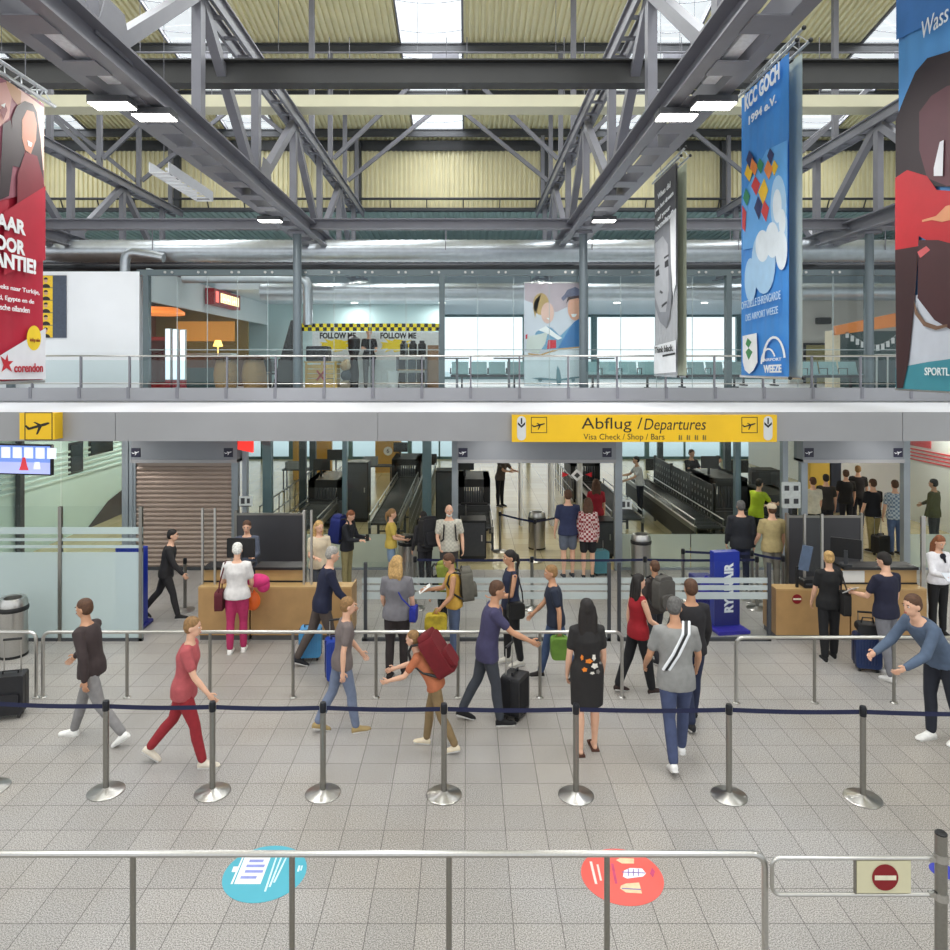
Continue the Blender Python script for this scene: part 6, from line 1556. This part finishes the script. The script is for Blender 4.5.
g = PPL('bent walker in khaki trousers and rust orange top under a red backpack', 436,748,PI/2*3-.2,628, pose=dict(lean=34,legs=((16,10),(-14,14)),arms=((40,8,30,6),(34,8,36,6)),head=(0,-10)), top=((206,122,84),'short',-.08), bottom=((150,126,88),'trousers'), shoes=(226,212,186), hair=('short','darkblond'), bulk=.92)
backpack(g, cloth((122,22,32)), 'dark red backpack with a cream top on the bent walker', .32,.50,.20)
g = PPL('girl with very long dark hair in black shirt dress and sandals, back turned', 587,751,AW+.08,603, pose=dict(arms=((3,8,12,2),(3,9,14,2)),legs=((3,2),(-4,3))), top=((44,42,42),'short',-.42), bottom=None, shoes=None, hair=('verylong','black'), female=True, skin='light', bulk=.98)
oo = g.obj
m = MB(); n_ = 0
for i, (px_, pz_, w_, h_) in enumerate(((.02,.16,.10,.05),(-.05,.10,.09,.06),(.07,.06,.07,.05),(-.09,.03,.05,.05),(-.04,.20,.05,.07),(.10,.20,.04,.06),(-.12,.13,.04,.03),(-.02,.02,.06,.03))):
    m.mat((0,1,0,2,1,0,2,1)[i]); yy = .155+.02*(1-abs(px_)/.15)
    m.prism([(px_+w_*.5*math.cos(a*PI/5+.4*i)*(1 if a % 2 else .7), yy, g.pel.z+pz_+h_*.6*math.sin(a*PI/5+.4*i)*(1 if a % 2 else .7)) for a in range(10)], (0,.006,0))
m.build('back_print', [M('print_orange',(232,132,40),.7), M('print_white',(226,220,210),.7), M('print_grey',(120,116,112),.7)], oo)
for i in (0,1):
    a = g.ank[i]; q = MB().box((a.x-.045,a.y-.19,.0),(a.x+.045,a.y+.06,.022)); q.tube([(a.x-.045,a.y-.10,.02),(a.x-.03,a.y-.10,.062),(a.x+.03,a.y-.10,.062),(a.x+.045,a.y-.10,.02)],.012,6); q.build('sandal', cloth((92,56,44)), oo)
g = PPL('man in navy polo and jeans with dark shoes walking left behind the middle rail', 556,679,PI/2*3,566, pose=dict(lean=6,legs=((18,6),(-16,14)),arms=((20,8,24,0),(-14,8,14,0))), top=((40,48,68),'short',-.10), bottom=((70,92,130),'trousers'), shoes=(42,36,34), hair=('short','darkblond'), skin='mid')
solo('green_bag', MB().rbox((-.13,-.09,-.30),(.13,.09,.0),.06).tube([(-.08,0,-.02),(0,0,.09),(.08,0,-.02)],.011,6), M('bag_green',(96,132,48),.7,0,.15,9), 'green bag carried by the man in the navy polo', 'bag', wl(g, g.wr[1]+g.fd[1]*.1+Vector((.03,0,0))))
g = PPL('woman with long black hair in red sleeveless top and black trousers walking right', 638,692,PI/2+.3,576, pose=dict(legs=((14,5),(-14,10)),arms=((16,10,40,8),(-8,8,14,0))), top=((170,24,38),'none',-.12), bottom=((28,28,32),'wide'), shoes=(60,44,40), hair=('long','black'), skin='light', female=True)
g = PPL('person in dark jacket with brown hair in the walking group, farthest back', 655,660,AW+.4,563, pose=dict(legs=((10,4),(-10,8))), top=((66,58,56),'long',-.10), bottom=((46,46,54),'trousers'), shoes=(40,40,44), hair=('short','brown'), skin='mid')
backpack(g, cloth((92,88,84)), 'grey backpack in the middle of the walking group', .30,.46,.18)
g = PPL('person in black jacket and dark jeans behind the man in the grey shirt', 691,722,AW+.1,582, pose=dict(legs=((12,5),(-12,10)),arms=((8,10,20,0),(8,14,30,0))), top=((40,38,42),'long',-.10), bottom=((44,52,80),'trousers'), shoes=(36,36,40), hair=('short','brown'), skin='mid')
g = PPL('man in light grey shirt, blue jeans and white sneakers with a striped strap, back turned', 676,760,AW-.05,602, pose=dict(lean=4,legs=((12,4),(-14,14)),arms=((10,14,30,0),(6,16,40,4)),head=(-20,14)), top=((158,158,156),'short',-.16), bottom=((74,86,122),'trousers'), shoes=(232,230,228), hair=('short','darkgrey'), skin='mid', bulk=1.06)
m = MB()
for j, (o_, c_) in enumerate(((0,0),(.035,1),(-.035,1))):
    m.mat(c_); m.tube([g.P(.50)+Vector((-.13+o_,-.02,.06)), g.P(.44)+Vector((-.09+o_,.13,.03)), g.P(.26)+Vector((.03+o_,.155,0)), g.P(.08)+Vector((.14+o_,.12,0))], .017, 6)
m.v = [tuple(wl(g,p)-wl(g,(0,0,0))) for p in m.v]
solo('shoulder_strap', m, [BLACK, WHITE], 'white and black striped strap across the back of the man in grey', 'strap', wl(g,(0,0,0)))
# --- around the entrances
g = PPL('man in navy T-shirt and grey shorts standing in the middle entrance', 568,577,AW+.1,492, pose=dict(**stand), top=((48,56,92),'short',-.10), bottom=((104,112,128),'shorts'), shoes=(60,60,66), hair=('short','brown'), bulk=1.05)
g = PPL('woman in red and white plaid shirt with black shorts, back turned', 588,578,AW-.1,500, pose=dict(**stand), top=((196,44,52),'long',-.14), bottom=((28,28,32),'shorts'), shoes=(40,40,44), hair=('bob','brown'), female=True, mats={'top':checks('plaid_red',(132,26,36),(206,186,182),20,20)})
g = make_person('person with brown hair and red top ahead of the plaid shirt in the entrance', X(596,18.0),18.0,AW,1.72, stand, ((170,30,48),'short',-.08), ((44,44,52),'trousers'), (40,40,44), ('long','brown'), female=True)
g = PPL('grey-haired man in dark jacket and navy trousers beside the blue totem', 741,590,AW-.15,503, pose=dict(arms=((-6,8,16,2),(6,8,20,2)),**stand), top=((38,40,48),'long',-.12), bottom=((34,40,64),'trousers'), shoes=(30,30,34), hair=('short','darkgrey'), bulk=1.1)
g = PPL('man in beige T-shirt and pale cap waiting near the right entrance', 772,594,AW+.05,506, pose=dict(arms=((4,9,14,0),(10,10,30,4)),**stand), top=((206,186,132),'short',-.12), bottom=((150,146,134),'trousers'), shoes=(70,66,62), hair=('short','brown'), bulk=1.08, extras={'cap':(214,196,168)})
g = make_person('security worker in bright yellow high-visibility vest behind the glass', X(756,17.9),17.9,AW-1.0,1.74, dict(lean=12,arms=((40,8,40,6),(30,8,40,6))), ((206,230,50),'short',-.12), ((40,44,56),'trousers'), (30,30,32), ('short','black'))
g = make_person('man in black polo shirt and khaki trousers in the right entrance', X(873,17.9),17.9,AW+.25,1.74, stand, ((26,26,32),'short',-.10), ((176,158,104),'trousers'), (44,38,34), ('short','brown'), bulk=1.08)
g = make_person('man in blue checked shirt and jeans with a trolley case in the right entrance', X(895,17.6),17.6,AW-.1,1.76, dict(arms=((10,8,24,2),(4,8,14,2)),**stand), ((150,164,180),'short',-.12), ((92,112,150),'trousers'), (60,54,50), ('short','brown'), mats={'top':checks('plaid_blue',(186,196,204),(112,130,152),20,20)})
for px, d, c, hr, lab in ((846,19.6,(34,32,34),'brown','dark-clothed person in the right entrance, tallest behind the partition'),(826,18.8,(60,56,54),'black','person with black hair and dark top at the yellow pillar'),(813,18.3,(216,210,190),'brown','person in cream top at the left side of the right entrance'),(858,20.4,(40,38,40),'darkblond','dark-clothed person deepest in the right entrance')):
    make_person(lab, X(px,d),d,AW+R.uniform(-.4,.4),1.72, stand, (c,'short',-.10), ((40,42,50),'trousers'), (36,36,40), ('short',hr))
g = make_person('person in olive jacket behind the glass at the far right', X(934,17.9),17.9,AW+.6,1.74, dict(arms=((40,20,20,0),A_DOWN)), ((84,82,40),'long',-.12), ((44,46,50),'trousers'), (36,36,40), ('short','black'), skin='mid')
g = make_person('security worker in white shirt and dark vest at the far lane', X(640,22.4),22.4,-PI/2,1.74, dict(lean=10,arms=((40,8,40,6),(30,8,40,6))), ((206,208,214),'short',-.08), ((32,36,48),'trousers'), (30,30,32), ('short','black'))
g = make_person('security worker in dark uniform at the right lane scanner', X(713,22.8),22.8,PI/2,1.72, dict(lean=14,arms=((40,8,40,6),(30,8,40,6))), ((52,42,62),'short',-.08), ((32,36,48),'trousers'), (30,30,32), ('short','black'))
g = make_person('security worker in dark uniform bending behind the black lane', X(690,23.2),23.2,.4,1.86, dict(lean=6,arms=((40,8,40,6),(30,8,40,6))), ((30,32,44),'short',-.08), ((32,36,48),'trousers'), (30,30,32), ('short','brown'))
g = make_person('traveller in dark clothes beside the scanner inside the middle entrance', X(500,23.6),23.6,.8,1.74, dict(lean=16,arms=((50,8,40,6),(44,8,40,6))), ((96,88,84),'short',-.10), ((30,32,40),'trousers'), (30,30,32), ('short','brown'))
# --- right desk
g = PPL('woman in black top and trousers with blond bun and black bag at the right desk', 829,659,AW-.12,554, pose=dict(arms=((26,8,40,0),(6,10,20,2)),legs=((6,3),(-5,4))), top=((24,24,27),'short',-.12), bottom=((24,24,28),'wide'), shoes=(22,22,24), hair=('bun','blond'), female=True)
shoulder_bag(g, -1, cloth((38,36,36)), 'black shoulder bag on the back of the woman in black', .32,.34,.10, .06, out=.19, y=.12)
g = PPL('man in navy T-shirt and grey jeans holding papers at the right desk', 886,677,AW+.35,556, pose=dict(arms=((6,10,14,2),(24,8,60,10)),head=(12,16),legs=((4,2),(-8,6))), top=((32,34,58),'short',-.10), bottom=((134,134,140),'trousers'), shoes=(226,224,222), hair=('short','black'), skin='light', bulk=1.04)
paper(g, 1, 'white papers held by the man in the navy T-shirt')
g = make_person('desk agent with long auburn hair, white blouse and dark scarf', X(938,12.35),12.35,.12,1.66, dict(arms=((22,5,66,16),(22,5,66,16)),head=(0,22)), ((234,232,236),'long',-.04), ((30,30,34),'trousers'), (30,30,32), ('long','red'), female=True)
MB().ball(g.P(.47)+g.n*.11,(.055,.03,.05),10,7).tube([g.P(.47)+g.n*.12,g.P(.36)+g.n*.145+Vector((.02,0,0))],[.03,.012],8).build('neck_scarf', cloth((28,28,44)), g.obj)
paper(g, 0, 'papers in the hands of the seated-looking agent in the white blouse', (214,218,226), .24, .18)
g = PPL('bent person in blue denim jacket and white sneakers at the right edge', 941,742,PI/2*3+.25,585, pose=dict(lean=38,legs=((6,8),(-8,8)),arms=((40,6,26,8),(34,6,30,8)),head=(0,-6)), top=((92,108,134),'long',-.08), bottom=((40,44,56),'trousers'), shoes=(234,232,228), hair=('short','brown'))
# --- walkers at the left
g = PPL('walker in red top and red trousers with cream shoes beside the second belt post', 184,764,PI/2+.1,618, pose=dict(lean=8,legs=((20,8),(-20,20)),arms=((22,8,18,0),(-20,8,14,0))), top=((200,96,100),'short',-.12), bottom=((170,44,54),'trousers'), shoes=(222,212,196), hair=('short','darkblond'), skin='light', female=True)
g = PPL('walker in dark brown jacket and grey trousers with white sneakers at the far left', 92,741,PI/2*3-.1,598, pose=dict(lean=8,legs=((24,8),(-22,20)),arms=((24,8,24,0),(-20,8,14,0))), top=((66,54,54),'long',-.10), bottom=((150,148,148),'trousers'), shoes=(238,236,232), hair=('short','brown'), skin='mid')
g = PPL('person in black clothes walking past the closed shutter', 166,618,PI/2+.2,530, pose=dict(lean=10,legs=((20,8),(-20,20)),arms=((22,8,18,0),(-20,8,14,0))), top=((44,42,44),'long',-.12), bottom=((50,48,50),'trousers'), shoes=(40,40,42), hair=('short','black'))
# --- upper floor
g = make_person('kiosk worker in dark top with grey apron behind the crate counter', X(369,20.7),20.7,.2,1.70, dict(arms=((30,8,60,10),(24,8,60,10)),head=(0,16)), ((34,34,40),'short',-.08), ((120,120,122),'trousers'), (30,30,32), ('ponytail','black'), female=True, z0=ZM)
